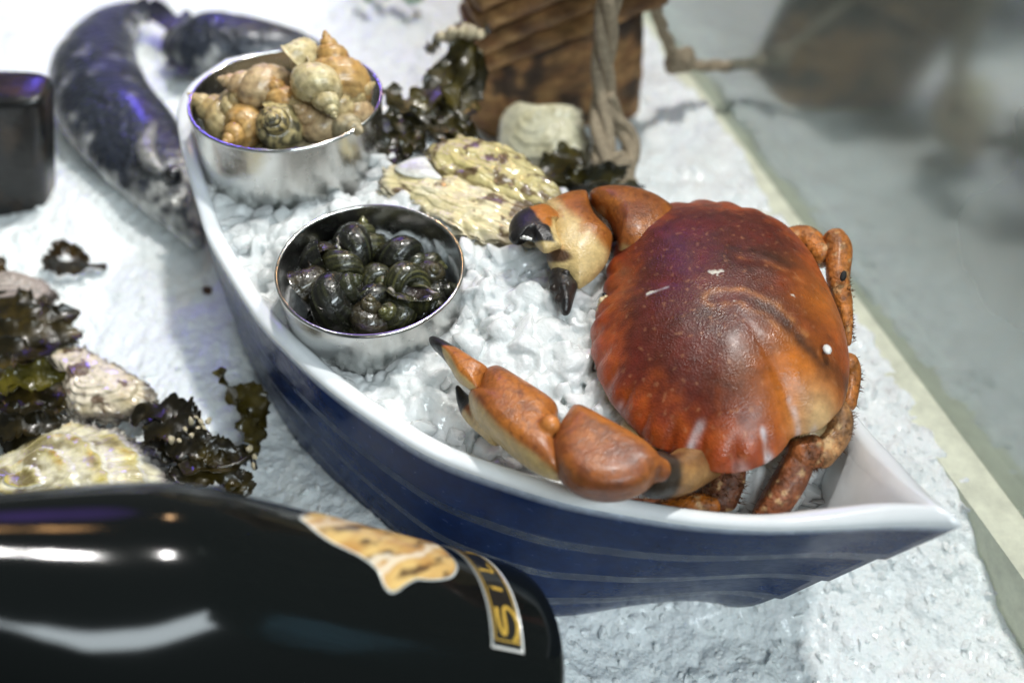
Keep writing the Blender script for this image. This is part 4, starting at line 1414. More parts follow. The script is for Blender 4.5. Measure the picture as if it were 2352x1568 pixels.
# ================================================================== OYSTERS
def oyster(name, label, outline, zb, h, umbo, pal, rings=9, frill=0.10, plane=None, step=0.10, seed=0, spots=0.0, edgecol=(0.30, 0.24, 0.24), concave=False, low=0.5, grain=None, band=0):
    if plane is None:
        O = np.array([at(a, b, zb) for a, b in outline])
        cc = at(*umbo, zb)
        nv = np.array([0, 0, 1.0])
    else:
        p0, nv = plane
        O = np.array([at_plane(a, b, p0, nv) for a, b in outline])
        cc = at_plane(*umbo, p0, nv)
    N = 220
    out = closed_curve(O, N)
    M_ = 80
    rows, rh = [], []
    th = np.arange(N) / N * 2 * np.pi
    dirn = np.c_[np.cos(th), np.sin(th)]
    wob = fbm(np.c_[dirn * 1.4, np.full(N, seed * 3.1)], 2)
    for rho in np.linspace(0, 1, M_):
        t = rho ** 0.9 * rings + 1.1 * wob * rho + 0.10 * gnoise(np.c_[dirn * 4, np.full(N, rho * 3 + seed)])
        fr = t - np.floor(t)
        ter = np.where(fr < 0.8, fr / 0.8, (1 - fr) / 0.2)
        P = cc + (out - cc) * rho
        e = 1 + (0.05 * fbm(np.c_[dirn * 7, np.full(N, seed + 1.0)], 3) + 0.03 * gnoise(np.c_[dirn * 26, np.full(N, seed + 2.0)])) * rho ** 3 + 0.012 * (ter - 0.5)
        P = cc + (out - cc) * (rho * e)[:, None]
        hh = h * (1 - rho ** 2.0) ** 0.8
        if concave:
            hh = h * 0.5 * (rho ** 2)
        hh = hh + step * (ter - 0.4) * sstep(0.02, 0.2, np.full(N, rho)) + 0.22 * h * fbm(np.c_[P[:, :2] * 0.7, np.full(N, seed)], 3) * (1 - rho ** 4)
        hh = hh + frill * rho ** 6 * (gnoise(np.c_[dirn * 5, np.full(N, seed + 4.0)]) * 1.5 + 0.6 * gnoise(np.c_[dirn * 14, np.full(N, seed + 6.0)]))
        if grain is not None:
            g = nrm(np.array([*grain, 0.0])[:2])
            ac, al = P[:, :2] @ np.array([-g[1], g[0]]), P[:, :2] @ g
            hh = hh + 0.10 * (1 - 2 * np.abs(gnoise(np.c_[ac * 1.5, al * 0.28, np.full(N, seed)]))) * sstep(0, .3, np.full(N, rho)) + 0.05 * gnoise(np.c_[ac * 4, al * 0.7, np.full(N, seed)])
        rows.append(P + hh[:, None] * nv)
        rh.append(np.c_[np.full(N, rho), fr, np.floor(t)])
    for rho, d in ((0.985, 0.10), (0.9, 0.6), (0.6, 1.0), (0.03, 1.1)):
        P = cc + (out - cc) * rho
        rows.append(P - (d * low) * nv + (frill * rho ** 6 * gnoise(np.c_[dirn * 5, np.full(N, seed + 4.0)]) * 1.5)[:, None] * nv)
        rh.append(np.c_[np.full(N, 1.05), np.zeros(N), np.zeros(N)])
    V = np.vstack(rows)
    I = np.vstack(rh)
    Fc = [tuple(q) for q in grid_faces(len(rows), N, True)] + [tuple(range((len(rows) - 1) * N, len(rows) * N))]
    a_, b_, c_ = map(np.array, pal)
    n1, n2, n3 = fbm(V * 0.8 + seed, 3), fbm(V * 2.3 + seed, 4), fbm(V * 5 + seed, 3)
    rk = np.sin(I[:, 2] * 12.9 + seed) * 0.5 + 0.5
    c = lerp(a_, b_, np.clip(0.9 * rk + 1.5 * n1 - 0.05, 0, 1))
    if band:
        c = lerp(a_, b_, sstep(0.15, 0.65, I[:, 1]) * np.clip(0.55 + 1.6 * n1, 0, 1))
        c = lerp(c, (0.15, 0.12, 0.035), 0.85 * sstep(0.08, 0.32, fbm(V * 0.7 + 31, 3)) * sstep(0.85, 0.6, I[:, 1]))
        c = lerp(c, (0.42, 0.24, 0.03), 0.7 * sstep(0.1, 0.3, fbm(V * 1.1 + 3, 3)) * sstep(0.4, 0.7, I[:, 1]))
        c = lerp(c, (0.76, 0.74, 0.64), 0.9 * sstep(0.80, 0.90, I[:, 1]))
    if not band:
        c = lerp(c, c_, np.clip(0.6 * sstep(0.70, 0.95, I[:, 1]) * np.clip(0.15 + 2 * n1 + n2, 0, 1) + 0.45 * sstep(0.12, 0.4, n2), 0, 0.9))
    if spots:
        c = lerp(c, (0.085, 0.045, 0.022), spots * sstep(0.05, 0.24, fbm(V * 1.3 + seed * 2 + 7, 4)))
    c = lerp(c, edgecol, 0.75 * sstep(0.90, 0.985, I[:, 0] + 0.06 * n1))
    o = tag(mk(name, V, Fc, M_oyster, col=c), label, 'oyster', 'oysters on the ice')
    # flaky frilled layers of the lower shell peeping out below
    rows, rh = [], []
    for layer, (k, dz) in enumerate(((1.06, -0.10), (1.10, -0.26))):
        for rho in (0.80, 0.90, 0.96, 1.0):
            e = k * (1 + 0.07 * fbm(np.c_[dirn * 6, np.full(N, seed + 9.0 + layer)], 3) + 0.035 * gnoise(np.c_[dirn * 22, np.full(N, seed + 3.0 + layer)]))
            P = cc + (out - cc) * (rho * e)[:, None]
            hz_ = dz + 1.6 * frill * rho ** 8 * gnoise(np.c_[dirn * 8, np.full(N, seed + layer * 5.0)])
            rows.append(P + hz_[:, None] * nv)
            rh.append(np.full(N, rho))
        rows.append(cc + (out - cc) * 0.8 + (dz - 0.12) * nv)
        rh.append(np.full(N, 0.7))
    V = np.vstack(rows)
    rh = np.concatenate(rh)
    F5 = []
    for layer in range(2):
        F5 += [tuple(q) for q in grid_faces(5, N, True, layer * 5 * N)]
    c = lerp(lerp(a_, edgecol, 0.5), np.array(edgecol) * 0.6, np.clip(0.5 + 2.2 * fbm(V * 1.4 + seed, 3), 0, 1))
    mk('lower_valve', V, F5, M_oyster, o, col=c)
    return o


CREAM, YEL, OLV = (0.64, 0.58, 0.40), (0.55, 0.47, 0.21), (0.20, 0.17, 0.075)
gr = (at(1230, 520, 7) - at(920, 410, 7))[:2]
o1 = oyster('oyster', 'long cream oyster shell with brown blotches propped beside the small bowl and claw', [(878, 425), (884, 402), (905, 384), (930, 392), (958, 398), (990, 398), (1016, 408), (1045, 404), (1090, 424), (1150, 448), (1205, 462), (1250, 490), (1285, 520), (1275, 550), (1240, 560), (1190, 556), (1130, 552), (1075, 540), (1030, 520), (985, 490), (940, 462), (905, 452)],
       7.1, 0.34, (1040, 460), ((0.70, 0.65, 0.48), (0.60, 0.52, 0.29), (0.40, 0.32, 0.17)), rings=4, frill=0.2, step=0.03, seed=1, spots=0.9, edgecol=(0.55, 0.48, 0.34), low=0.3, grain=gr)
V, Fc = pillow([(905, 386), (925, 372), (950, 362), (972, 360), (985, 372), (1000, 392), (1015, 410), (985, 412), (950, 408), (925, 402)], 7.45, 0.10, 0.25, 3, 0.5)
mk('inner_shell', V, Fc, M_oyster, o1, col=lerp((0.62, 0.63, 0.60), (0.42, 0.42, 0.36), np.clip(0.4 + 1.5 * fbm(V * 1.5, 3), 0, 1)))
gr = (at(1270, 450, 7) - at(1000, 345, 7))[:2]
oyster('oyster', 'yellowish speckled oyster shell behind the long cream one', [(985, 352), (998, 335), (1030, 330), (1055, 318), (1100, 326), (1140, 335), (1175, 345), (1215, 372), (1255, 410), (1288, 448), (1250, 476), (1190, 470), (1120, 440), (1050, 412), (1005, 392)],
       7.2, 0.48, (1120, 385), ((0.58, 0.51, 0.26), (0.48, 0.41, 0.17), (0.26, 0.20, 0.09)), rings=4, frill=0.16, step=0.03, seed=2, spots=0.9, edgecol=(0.26, 0.21, 0.11), low=0.4, grain=gr)
p0 = at(1240, 375, 2.6)
oyster('oyster', 'pale upright oyster shell leaning against the wooden block', [(1148, 300), (1160, 258), (1190, 236), (1240, 243), (1290, 240), (1325, 252), (1330, 290), (1345, 330), (1330, 385), (1270, 405), (1200, 400), (1152, 370)],
       3, 0.9, (1215, 275), ((0.66, 0.62, 0.44), (0.56, 0.50, 0.30), (0.30, 0.27, 0.16)), rings=5, frill=0.14, plane=(p0, cdir(-0.1, 0.15, 1)), step=0.05, seed=3, edgecol=(0.62, 0.58, 0.45), low=0.6)
oyster('oyster', 'large yellow green oyster with bold growth rings behind the bottle', [(-70, 1110), (-20, 1065), (40, 1035), (100, 1000), (170, 962), (220, 985), (275, 1000), (330, 1040), (375, 1085), (385, 1130), (350, 1190), (200, 1230), (40, 1240), (-60, 1200)],
       1.0, 1.15, (60, 1150), ((0.66, 0.62, 0.44), (0.48, 0.40, 0.09), (0.12, 0.10, 0.035)), rings=4.2, frill=0.2, step=0.08, seed=4, spots=0.25, band=1, edgecol=(0.33, 0.30, 0.33))
oyster('oyster', 'smaller pinkish white oyster with purple spots lying among the seaweed', [(98, 812), (140, 795), (190, 800), (235, 825), (290, 855), (335, 885), (345, 915), (320, 945), (250, 958), (185, 955), (150, 930), (140, 880)],
       1.2, 0.85, (205, 905), ((0.66, 0.58, 0.46), (0.42, 0.34, 0.19), (0.16, 0.12, 0.08)), rings=5, frill=0.2, step=0.09, seed=5, spots=0.9, edgecol=(0.12, 0.10, 0.085))
oyster('oyster', 'dull grey purple oyster cut off by the left edge of the view', [(-80, 640), (-20, 628), (40, 632), (90, 645), (122, 668), (95, 690), (60, 705), (0, 705), (-70, 700)],
       1.3, 0.6, (10, 655), ((0.42, 0.36, 0.32), (0.30, 0.24, 0.22), (0.08, 0.06, 0.055)), rings=6, frill=0.2, step=0.1, seed=6, edgecol=(0.13, 0.10, 0.09))


# ================================================================== SEAWEED
def frond(pts, width, ruffle=0.3, waves=3.0, n=46, m=11, seed=0, twist=0.0, curl=0.35):
    """one wavy blade along pts"""
    C = crom(pts, n)
    T = nrm(np.gradient(C, axis=0))
    t = np.linspace(0, 1, n)
    up0 = nrm(np.array([0, -0.45, 1.0]) + 0.5 * np.random.default_rng(seed).normal(size=3))
    Bn = nrm(up0 - (T @ up0)[:, None] * T)
    An = np.cross(T, Bn)
    a = twist * t
    A2 = An * np.cos(a)[:, None] + Bn * np.sin(a)[:, None]
    B2 = -An * np.sin(a)[:, None] + Bn * np.cos(a)[:, None]
    wv = np.linspace(-1, 1, m)
    w = width * (np.sin(np.pi * (0.08 + 0.88 * t)) ** 0.6) * (1 + 0.35 * fbm(np.c_[t * 5, t * 0, t * 0 + seed * 1.7], 2))
    V = []
    for j, q in enumerate(wv):
        e = 1 + (0.55 * fbm(np.c_[t * 7, np.full(n, np.sign(q) * 3), np.full(n, seed * 2.1)], 3) + 0.25 * gnoise(np.c_[t * 24, np.full(n, np.sign(q) * 3), np.full(n, seed * 1.1)])) * abs(q)
        off = ruffle * q * q * np.sin(waves * 2 * np.pi * t + seed + (0 if q > 0 else 2)) + curl * width * (q * q) * 0.6
        off = off + 0.12 * width * fbm(np.c_[t * 6, np.full(n, q * 1.5), np.full(n, seed + .3)], 2)
        V.append(C + A2 * (w * q * e)[:, None] + B2 * off[:, None])
    V = np.stack(V, 1).reshape(-1, 3)
    th_ = 0.022
    Nn = np.repeat(B2, m, 0) * th_
    F1 = grid_faces(n, m)
    V2 = np.vstack([V + Nn, V - Nn])
    F2 = F1[:, ::-1] + len(V)
    b = [j for j in range(m)] + [i * m + m - 1 for i in range(1, n)] + [(n - 1) * m + j for j in range(m - 2, -1, -1)] + [i * m for i in range(n - 2, 0, -1)]
    k = len(V)
    side = [(b[i], b[(i + 1) % len(b)], b[(i + 1) % len(b)] + k, b[i] + k) for i in range(len(b))]
    return V2, [tuple(q) for q in F1] + [tuple(q) for q in F2] + side


def seaweed(label, fronds, tint=(0.022, 0.019, 0.007), light=(0.12, 0.092, 0.012), barn=(), stems=()):
    parts = []
    for k, (pts, w_, *kw) in enumerate(fronds):
        d = dict(kw[0]) if kw else {}
        d.setdefault('seed', k * 1.0 + len(label))
        d['seed'] = int(d['seed'])
        parts.append(frond(W3(pts), w_, **d))
    for pts, r_ in stems:
        parts.append(sweep(W3(pts), [r_, r_], [r_, r_], n=20, m=8))
    V, Fc = join(parts)
    c = lerp(tint, light, np.clip(0.25 + 1.5 * fbm(V * 0.8 + len(label), 3), 0, 1) ** 1.5)
    o = tag(mk('seaweed', V, Fc, M_weed, col=c), label, 'seaweed', 'seaweed on the ice')
    if barn:
        bits = []
        for a, b, zz, r_ in barn:
            q = chunk(ICO2, 1.0) * r_
            bits.append((at(a, b, zz) + q, [tuple(f) for f in ICO2[1]]))
        Vb, Fb = join(bits)
        mk('barnacles', Vb, Fb, M_barn, o)
    return o


seaweed('tall dark kelp tangle between the whelk bowl and the wooden block', [
    ([(1055, 85, 8.0), (1060, 150, 7.2), (1035, 220, 6.6), (985, 290, 6.4)], 0.95, dict(ruffle=.2, waves=2.5)),
    ([(1090, 110, 7.8), (1075, 190, 7.0), (1040, 260, 6.6), (1010, 330, 6.4)], 0.75, dict(ruffle=.2, waves=2.5)),
    ([(1030, 130, 7.2), (1010, 200, 6.8), (970, 240, 6.6), (930, 300, 6.4)], 0.7, dict(ruffle=.22, waves=2.5)),
    ([(880, 205, 7.4), (910, 235, 7.2), (960, 265, 6.9), (1000, 300, 6.7)], 0.8, dict(ruffle=.2, waves=2)),
    ([(885, 260, 7.2), (930, 285, 7.0), (990, 290, 6.8), (1060, 320, 6.6)], 0.7, dict(ruffle=.2, waves=2)),
    ([(925, 280, 7.0), (915, 320, 6.9), (905, 355, 6.8), (900, 390, 6.8)], 0.65, dict(ruffle=.3, waves=3)),
    ([(960, 300, 7.0), (945, 335, 6.9), (930, 360, 6.9)], 0.55, dict(ruffle=.3, waves=2)),
    ([(1000, 250, 6.9), (1040, 290, 6.8), (1100, 325, 6.6)], 0.5, dict(ruffle=.3, waves=3)),
    ([(1070, 100, 7.8), (1110, 75, 7.8), (1128, 70, 7.8)], 0.3, dict(ruffle=.2, waves=3)),
    ([(1010, 95, 7.4), (992, 110, 7.3), (985, 122, 7.2)], 0.25)],
    barn=[(1040, 75, 8.3, .35), (1062, 70, 8.3, .4), (1085, 75, 8.3, .35), (1020, 85, 8.1, .25), (1105, 82, 8.1, .22)],
    stems=[([(860, 235, 7.4), (868, 270, 7.2), (872, 300, 7.0)], .06)])
seaweed('broad dark kelp blade under the rope knot behind the far claw', [
    ([(1330, 345, 4.5), (1300, 370, 4.6), (1275, 400, 4.8), (1300, 435, 4.6)], 0.75, dict(ruffle=.2)),
    ([(1290, 400, 4.8), (1340, 410, 4.5), (1400, 400, 4.2), (1440, 390, 4.0)], 0.5, dict(ruffle=.2)),
    ([(1270, 420, 4.8), (1350, 440, 4.5), (1430, 435, 4.2), (1480, 432, 4.0)], 0.45, dict(ruffle=.12))])
left_pile = []
for k, (a, b, c, d) in enumerate([((-30, 720, 1.6), (50, 735, 1.7), (120, 735, 1.6), (185, 718, 1.5)), ((-40, 770, 1.6), (40, 770, 1.8), (110, 770, 1.6), (190, 770, 1.3)), ((-30, 800, 1.7), (50, 810, 1.8), (110, 800, 1.6), (180, 785, 1.3)),
                                  ((-20, 690, 1.4), (30, 700, 1.6), (80, 700, 1.5), (110, 690, 1.3)), ((-40, 850, 1.8), (20, 850, 2.0), (60, 840, 1.9), (110, 830, 1.6)),
                                  ((-40, 910, 1.7), (30, 920, 2.0), (90, 930, 2.0), (150, 940, 1.7)), ((-40, 960, 1.6), (20, 970, 1.9), (80, 965, 1.9), (140, 970, 1.5)), ((-40, 880, 1.8), (30, 890, 2.2), (100, 900, 2.1), (150, 900, 1.8)),
                                  ((0, 990, 1.5), (50, 1000, 1.6), (110, 985, 1.6), (160, 965, 1.4)), ((-50, 740, 1.2), (10, 830, 1.3), (30, 900, 1.4), (40, 980, 1.3)), ((60, 760, 1.2), (100, 800, 1.3), (120, 860, 1.2), (130, 930, 1.2))]):
    left_pile.append(([a, b, c, d], 0.72 if k != 7 else 0.8, dict(ruffle=.16, waves=2 + k % 2, curl=.2)))
seaweed('big heap of wet dark seaweed at the left edge around the spotted oyster', left_pile, tint=(0.018, 0.014, 0.005), light=(0.12, 0.08, 0.014))
seaweed('single olive green kelp blade curling over the dark heap at left', [([(20, 872, 2.6), (60, 855, 2.8), (105, 850, 2.8), (152, 858, 2.6)], 0.42, dict(ruffle=.22, waves=2)),
                                                                             ([(-20, 885, 2.4), (30, 880, 2.6), (80, 875, 2.6), (140, 880, 2.4)], 0.5, dict(ruffle=.2, waves=2))], tint=(0.06, 0.052, 0.006), light=(0.15, 0.12, 0.012))
cl = []
for k, pts in enumerate([[(300, 960, 1.6), (350, 945, 2.0), (400, 940, 2.0), (440, 965, 1.8)], [(330, 1000, 1.8), (390, 985, 2.1), (440, 985, 2.0), (480, 1010, 1.6)], [(390, 930, 1.8), (430, 950, 2.1), (460, 960, 2.0)],
                         [(400, 1040, 1.6), (440, 1060, 1.7), (500, 1075, 1.5), (560, 1050, 1.2)], [(390, 1080, 1.5), (450, 1090, 1.6), (510, 1085, 1.4), (555, 1110, 1.0)], [(380, 1020, 1.8), (430, 1030, 1.9), (470, 1050, 1.7)],
                         [(420, 1000, 1.9), (460, 1020, 1.9), (500, 1030, 1.6), (545, 1040, 1.3)], [(520, 1090, 1.2), (550, 1110, 1.0), (570, 1140, .7)], [(340, 960, 1.5), (370, 1010, 1.6), (400, 1060, 1.4)],
                         [(470, 1060, 1.6), (520, 1060, 1.4), (570, 1035, 1.1)]]):
    cl.append((pts, 0.5, dict(ruffle=.15, waves=2, curl=.2)))
seaweed('shiny black seaweed clump with barnacles right of the yellow green oyster', cl, tint=(0.014, 0.011, 0.005), light=(0.11, 0.078, 0.010),
        barn=[(438, 968, 2.3, .15), (450, 958, 2.3, .13), (462, 972, 2.2, .14), (478, 966, 2.1, .15), (425, 985, 2.3, .12), (412, 1010, 2.2, .13), (440, 1000, 2.3, .11), (395, 1008, 2.1, .13), (586, 1050, 1.4, .15), (582, 1070, 1.3, .15), (575, 1030, 1.4, .12), (470, 985, 2.1, .12), (455, 985, 2.2, .1)],
        stems=[([(500, 1075, 1.5), (545, 1065, 1.4), (575, 1050, 1.3), (586, 1075, 1.0)], .10)])
seaweed('translucent brown kelp sprig standing beside the blue hull', [
    ([(505, 845, 2.2), (520, 880, 1.9), (545, 920, 1.7), (575, 960, 1.4)], 0.42, dict(ruffle=.2, waves=2)),
    ([(545, 885, 1.9), (575, 910, 1.7), (595, 945, 1.5), (600, 985, 1.2)], 0.50, dict(ruffle=.2, waves=2)),
    ([(560, 940, 1.6), (575, 980, 1.4), (590, 1010, 1.2), (578, 1045, 1.1)], 0.42, dict(ruffle=.2, waves=3))], tint=(0.05, 0.038, 0.006), light=(0.13, 0.095, 0.012))
seaweed('small torn scrap of brown seaweed alone on the ice at left', [
    ([(100, 605, .9), (130, 608, 1.0), (170, 610, 1.0), (245, 606, .7)], 0.5, dict(ruffle=.12)),
    ([(105, 605, 1.0), (130, 580, 1.2), (145, 550, 1.3)], 0.42, dict(ruffle=.1)),
    ([(145, 560, 1.3), (175, 580, 1.1), (205, 600, .9)], 0.28, dict(ruffle=.1))], tint=(0.035, 0.022, 0.008), light=(0.10, 0.06, 0.015))
seaweed('tiny brown seaweed crumb on the ice against the hull', [([(468, 660, .9), (478, 668, .9), (484, 672, .8)], 0.15, dict(ruffle=.05))], tint=(0.07, 0.03, 0.015), light=(0.12, 0.05, 0.02))
seaweed('brown seaweed tip poking in at the left edge above the grey oyster', [([(-20, 640, 1.8), (-5, 615, 2.0), (5, 590, 2.2)], 0.3, dict(ruffle=.08))], tint=(0.05, 0.03, 0.01), light=(0.10, 0.06, 0.015))


# ================================================================== WOOD BLOCK AND ROPE
w0, w1 = at(1105, 335, 0), at(1490, 280, 0)
wd = nrm((w1 - w0) * [1, 1, 0])
wn = np.array([-wd[1], wd[0], 0])
if wn[1] < 0:
    wn = -wn
wlen = np.linalg.norm((w1 - w0)[:2])
wc = (w0 + w1) / 2 + wn * 2.6
wood = thing('wooden_post', 'weathered brown carved wooden block wrapped with rope on the ice', 'wood block', wc * [1, 1, 0] - [0, 0, 0.3])


def wood_col(V, dark=0.5):
    n1 = fbm(V * np.array([0.5, 0.5, 0.5]) + 2, 4)
    grain = fbm(np.c_[V @ wd * 0.7, V[:, 1] * 0.7, V[:, 2] * 3.5], 3)
    c = lerp((0.40, 0.23, 0.09), (0.20, 0.09, 0.035), np.clip(0.5 + 1.5 * grain, 0, 1))
    return lerp(c, (0.030, 0.021, 0.017), np.clip(dark * 1.5 * sstep(-0.12, 0.28, n1), 0, 0.9))


th = np.linspace(0, 2 * np.pi, 200, endpoint=False)
rows = []
zs = np.concatenate([np.linspace(-0.5, 4.5, 40), 4.5 + 0.7 * np.sin(np.linspace(0.1, 1, 8) * np.pi / 2)])
for zz in zs:
    shrink = 1 if zz <= 4.5 else math.sqrt(max(0.05, 1 - ((zz - 4.5) / 0.72) ** 2)) * 0.25 + 0.75
    a = (wlen / 2 + 0.25 * math.sin(zz * 0.5)) * shrink
    b = 2.6 * shrink
    ct, st = np.cos(th), np.sin(th)
    X = np.sign(ct) * abs(ct) ** 0.55 * a
    Y = np.sign(st) * abs(st) ** 0.55 * b
    groove = 1 - (0.10 * np.exp(-((X / a + 0.62) / 0.04) ** 2) + 0.06 * np.exp(-((X / a + 0.05) / 0.03) ** 2) + 0.07 * np.exp(-((X / a - 0.5) / 0.03) ** 2)) * (st < 0)
    lean = (-0.10 * zz)
    P = wc + np.outer(X + lean, wd) + np.outer(Y * groove, wn)
    P[:, 2] = zz * (1 + 0.20 * X / a) if zz > 0 else zz
    rows.append(P)
V = np.vstack(rows)
V += 0.10 * np.c_[gnoise(V * 0.9), gnoise(V * 0.9 + 7), gnoise(V * 0.9 + 3)]
Fc = [tuple(q) for q in grid_faces(len(rows), 200, True)] + [tuple(range((len(rows) - 1) * 200, len(rows) * 200))]
mk('block', V, Fc, M_wood, wood, col=wood_col(V, 0.75))
for k, (dz, off) in enumerate([(5.2, -0.1), (6.3, 0.2), (7.4, 0.3), (8.5, 0.2), (9.6, 0.1), (10.7, 0.1)]):
    c0 = wc - wd * (wlen / 2 + 0.3 - off) - wn * 1.6 + [0, 0, dz - 0.5]
    c1 = wc + wd * (wlen / 2 - 0.2) - wn * 1.6 + [0, 0, dz + 2.0]
    V, Fc = sweep([c0, (c0 + c1) / 2 + [0, 0, .1], c1], [0.5, .54, .5], [2.3, 2.3, 2.3], up=wn, n=40, m=40)
    V = V + 0.08 * np.c_[gnoise(V), gnoise(V + 7), gnoise(V + 3)]
    mk('bar', V, Fc, M_wood, wood, col=wood_col(V, 0.35))


def rope_mesh(pts, r, n=200):
    C = crom(pts, n)
    T = nrm(np.gradient(C, axis=0))
    L = np.r_[0, np.cumsum(np.linalg.norm(np.diff(C, axis=0), axis=1))]
    up0 = np.array([0.2, -0.5, 0.8])
    Bn = nrm(up0 - (T @ up0)[:, None] * T)
    An = np.cross(T, Bn)
    parts = []
    for k in range(3):
        a = L / (r * 1.9) + k * 2 * np.pi / 3
        S = C + (An * np.cos(a)[:, None] + Bn * np.sin(a)[:, None]) * r * 0.48
        parts.append(sweep(S, [r * .56] * 2, [r * .56] * 2, n=n, m=8))
    return parts


rope = thing('rope', 'thick grey brown rope hanging down the wooden block with a looped knot', 'rope', at(1415, 425, 2.0) * [1, 1, 0])
fr_pt = wc - wn * 3.2
parts = []
parts += rope_mesh(W3([(1408, -60, 10.5), (1400, 0, 9.5), (1388, 110, 7.4), (1385, 210, 5.6), (1383, 300, 4.4), (1388, 375, 3.6)]), 0.54)
parts += rope_mesh(W3([(1392, 225, 5.5), (1412, 270, 4.6), (1440, 310, 3.9), (1448, 355, 3.4), (1435, 395, 3.2)]), 0.44)
V, Fc = join(parts)
mk('strand', V, Fc, M_rope, rope)
parts = []
kc = at(1412, 398, 3.2)
for k in range(3):
    a = np.linspace(0, 2 * np.pi, 14)
    rr_ = 0.62 - 0.08 * k
    e1, e2 = cdir(1, 0.3 * (k - 1), 0.2), cdir(0.2, 0.25, 1)
    parts += rope_mesh([kc + cdir(-0.2, 1, 0) * (0.42 * (k - 1)) + (e1 * math.cos(q) * rr_ + e2 * math.sin(q) * rr_ * 0.7) for q in a], 0.36, 80)
parts.append(ball(kc, 0.6))
V, Fc = join(parts)
mk('knot', V, Fc, M_rope, rope)

rope2 = thing('rope', 'thin rope with a single knot running from the wooden block to the glass', 'rope', at(1562, 150, 2.5) * [1, 1, 0])
gpt = at(1612, 152, 2.2)
ends = np.array([glass_x(gpt[1]) + 0.32, gpt[1], 2.2])
V, Fc = join(rope_mesh([at(1478, -60, 8.5), at(1500, 0, 7.0), at(1525, 75, 4.8), at(1548, 125, 3.4), at(1563, 142, 3.0), at(1590, 150, 2.5), ends], 0.30))
mk('strand', V, Fc, M_rope, rope2)
parts = []
kc = at(1562, 140, 3.0)
for k in range(3):
    e1, e2 = cdir(0.9, 0.5 * (k - 1), 0.3), cdir(0.1, 0.5, 1)
    parts += rope_mesh([kc + (e1 * math.cos(q) * .5 + e2 * math.sin(q) * .45) for q in np.linspace(0, 2 * np.pi, 14)], 0.30, 70)
parts.append(ball(kc, 0.5))
V, Fc = join(parts)
mk('knot', V, Fc, M_rope, rope2)


# ================================================================== FISH
def fish(label, pts, ra, rb, head=True):
    P = W3(pts)
    root = thing('fish', label, 'fish', np.array([*P[len(P) // 2][:2], 0.5]), 'dark fish on the ice')
    V, Fc = sweep(P, ra, rb, up=(0, -0.3, 1), n=110, m=56, sq=2.0)
    V = V + 0.05 * np.c_[gnoise(V * 0.6), gnoise(V * 0.6 + 7), gnoise(V * 0.6 + 3)]
    C = crom(P, 200)
    N = vnormals(V, Fc)
    n1, n2 = fbm(V * 0.45, 3), fbm(V * 1.7, 3)
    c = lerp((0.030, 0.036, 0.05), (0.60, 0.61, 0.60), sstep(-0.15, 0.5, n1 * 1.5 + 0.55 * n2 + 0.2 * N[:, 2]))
    c = lerp(c, (0.012, 0.014, 0.02), 0.8 * sstep(0.05, 0.35, fbm(V * 0.8 + 11, 3)))
    if head:
        hd = np.linalg.norm(V - P[0], axis=1)
        c = lerp(c, (0.62, 0.63, 0.60), 0.8 * sstep(5.2, 2.2, hd + 1.2 * n1) * np.clip(0.35 + 1.8 * n2 + 0.3, 0, 1))
    body = mk('body', V, Fc, M_fish, root, col=c)
    return root, body, P


f1, body, P = fish('dark silvery fish lying at the left with its head behind the blue hull', [(452, 560, 1.3), (400, 450, 1.9), (320, 340, 2.2), (240, 240, 2.2), (215, 140, 2.0), (255, 60, 1.6), (310, 22, 1.3)],
                   [0.35, 1.45, 2.1, 2.3, 2.1, 1.5, 0.85], [0.35, 1.0, 1.3, 1.4, 1.2, .8, .4])
e = at(398, 402, 3.05)
mk('eye', *ball(e, 0.42), M_eye, f1)
V, Fc = sweep(W3([(350, 290, 3.4), (335, 330, 3.5), (345, 370, 3.4), (370, 395, 3.2)]), [.25, .4, .4, .2], [.25, .3, .3, .2])
mk('gill_cover', V, Fc, M_fish, f1, col=lerp((0.36, 0.36, 0.34), (0.10, 0.10, 0.11), np.clip(0.4 + 1.6 * fbm(V * 1.2, 3), 0, 1)))
V, Fc = frond(W3([(300, 30, 1.4), (340, 25, 1.4), (372, 40, 1.3), (390, 75, 1.2)]), 0.7, ruffle=.1, seed=3)
mk('tail_fin', V, Fc, M_fish, f1, col=np.tile((0.03, 0.03, 0.05), (len(V), 1)))
f2, body, P = fish('second dark fish lying behind the whelk bowl', [(410, 95, 1.5), (470, 105, 1.9), (560, 110, 2.0), (660, 112, 1.8), (735, 118, 1.4)], [1.2, 1.9, 1.7, 1.2, .5], [.8, 1.5, 1.5, 1.0, .4], False)
V, Fc = frond(W3([(425, 170, 1.6), (410, 120, 1.8), (415, 60, 1.8), (430, 25, 1.6)]), 0.6, ruffle=.1, seed=4)
mk('tail_fin', V, Fc, M_fish, f2, col=np.tile((0.03, 0.03, 0.06), (len(V), 1)))


# ================================================================== BOTTLES
def bottle_profile():
    # (distance from the base along the axis, radius)
    return [(0.02, 0.3), (0.0, 1.6), (0.0, 2.6), (0.10, 3.15), (0.35, 3.48), (0.75, 3.58), (1.5, 3.6), (4, 3.6), (8.2, 3.6), (9.6, 3.58), (10.8, 3.45), (12.0, 3.15), (13.4, 2.68), (15.0, 2.15), (17, 1.72), (19.5, 1.45), (22, 1.3), (22.6, 1.28)]


def bframe(a):
    e1 = nrm(np.cross(a, [0, 0, 1.0]))
    return e1, np.cross(e1, a)


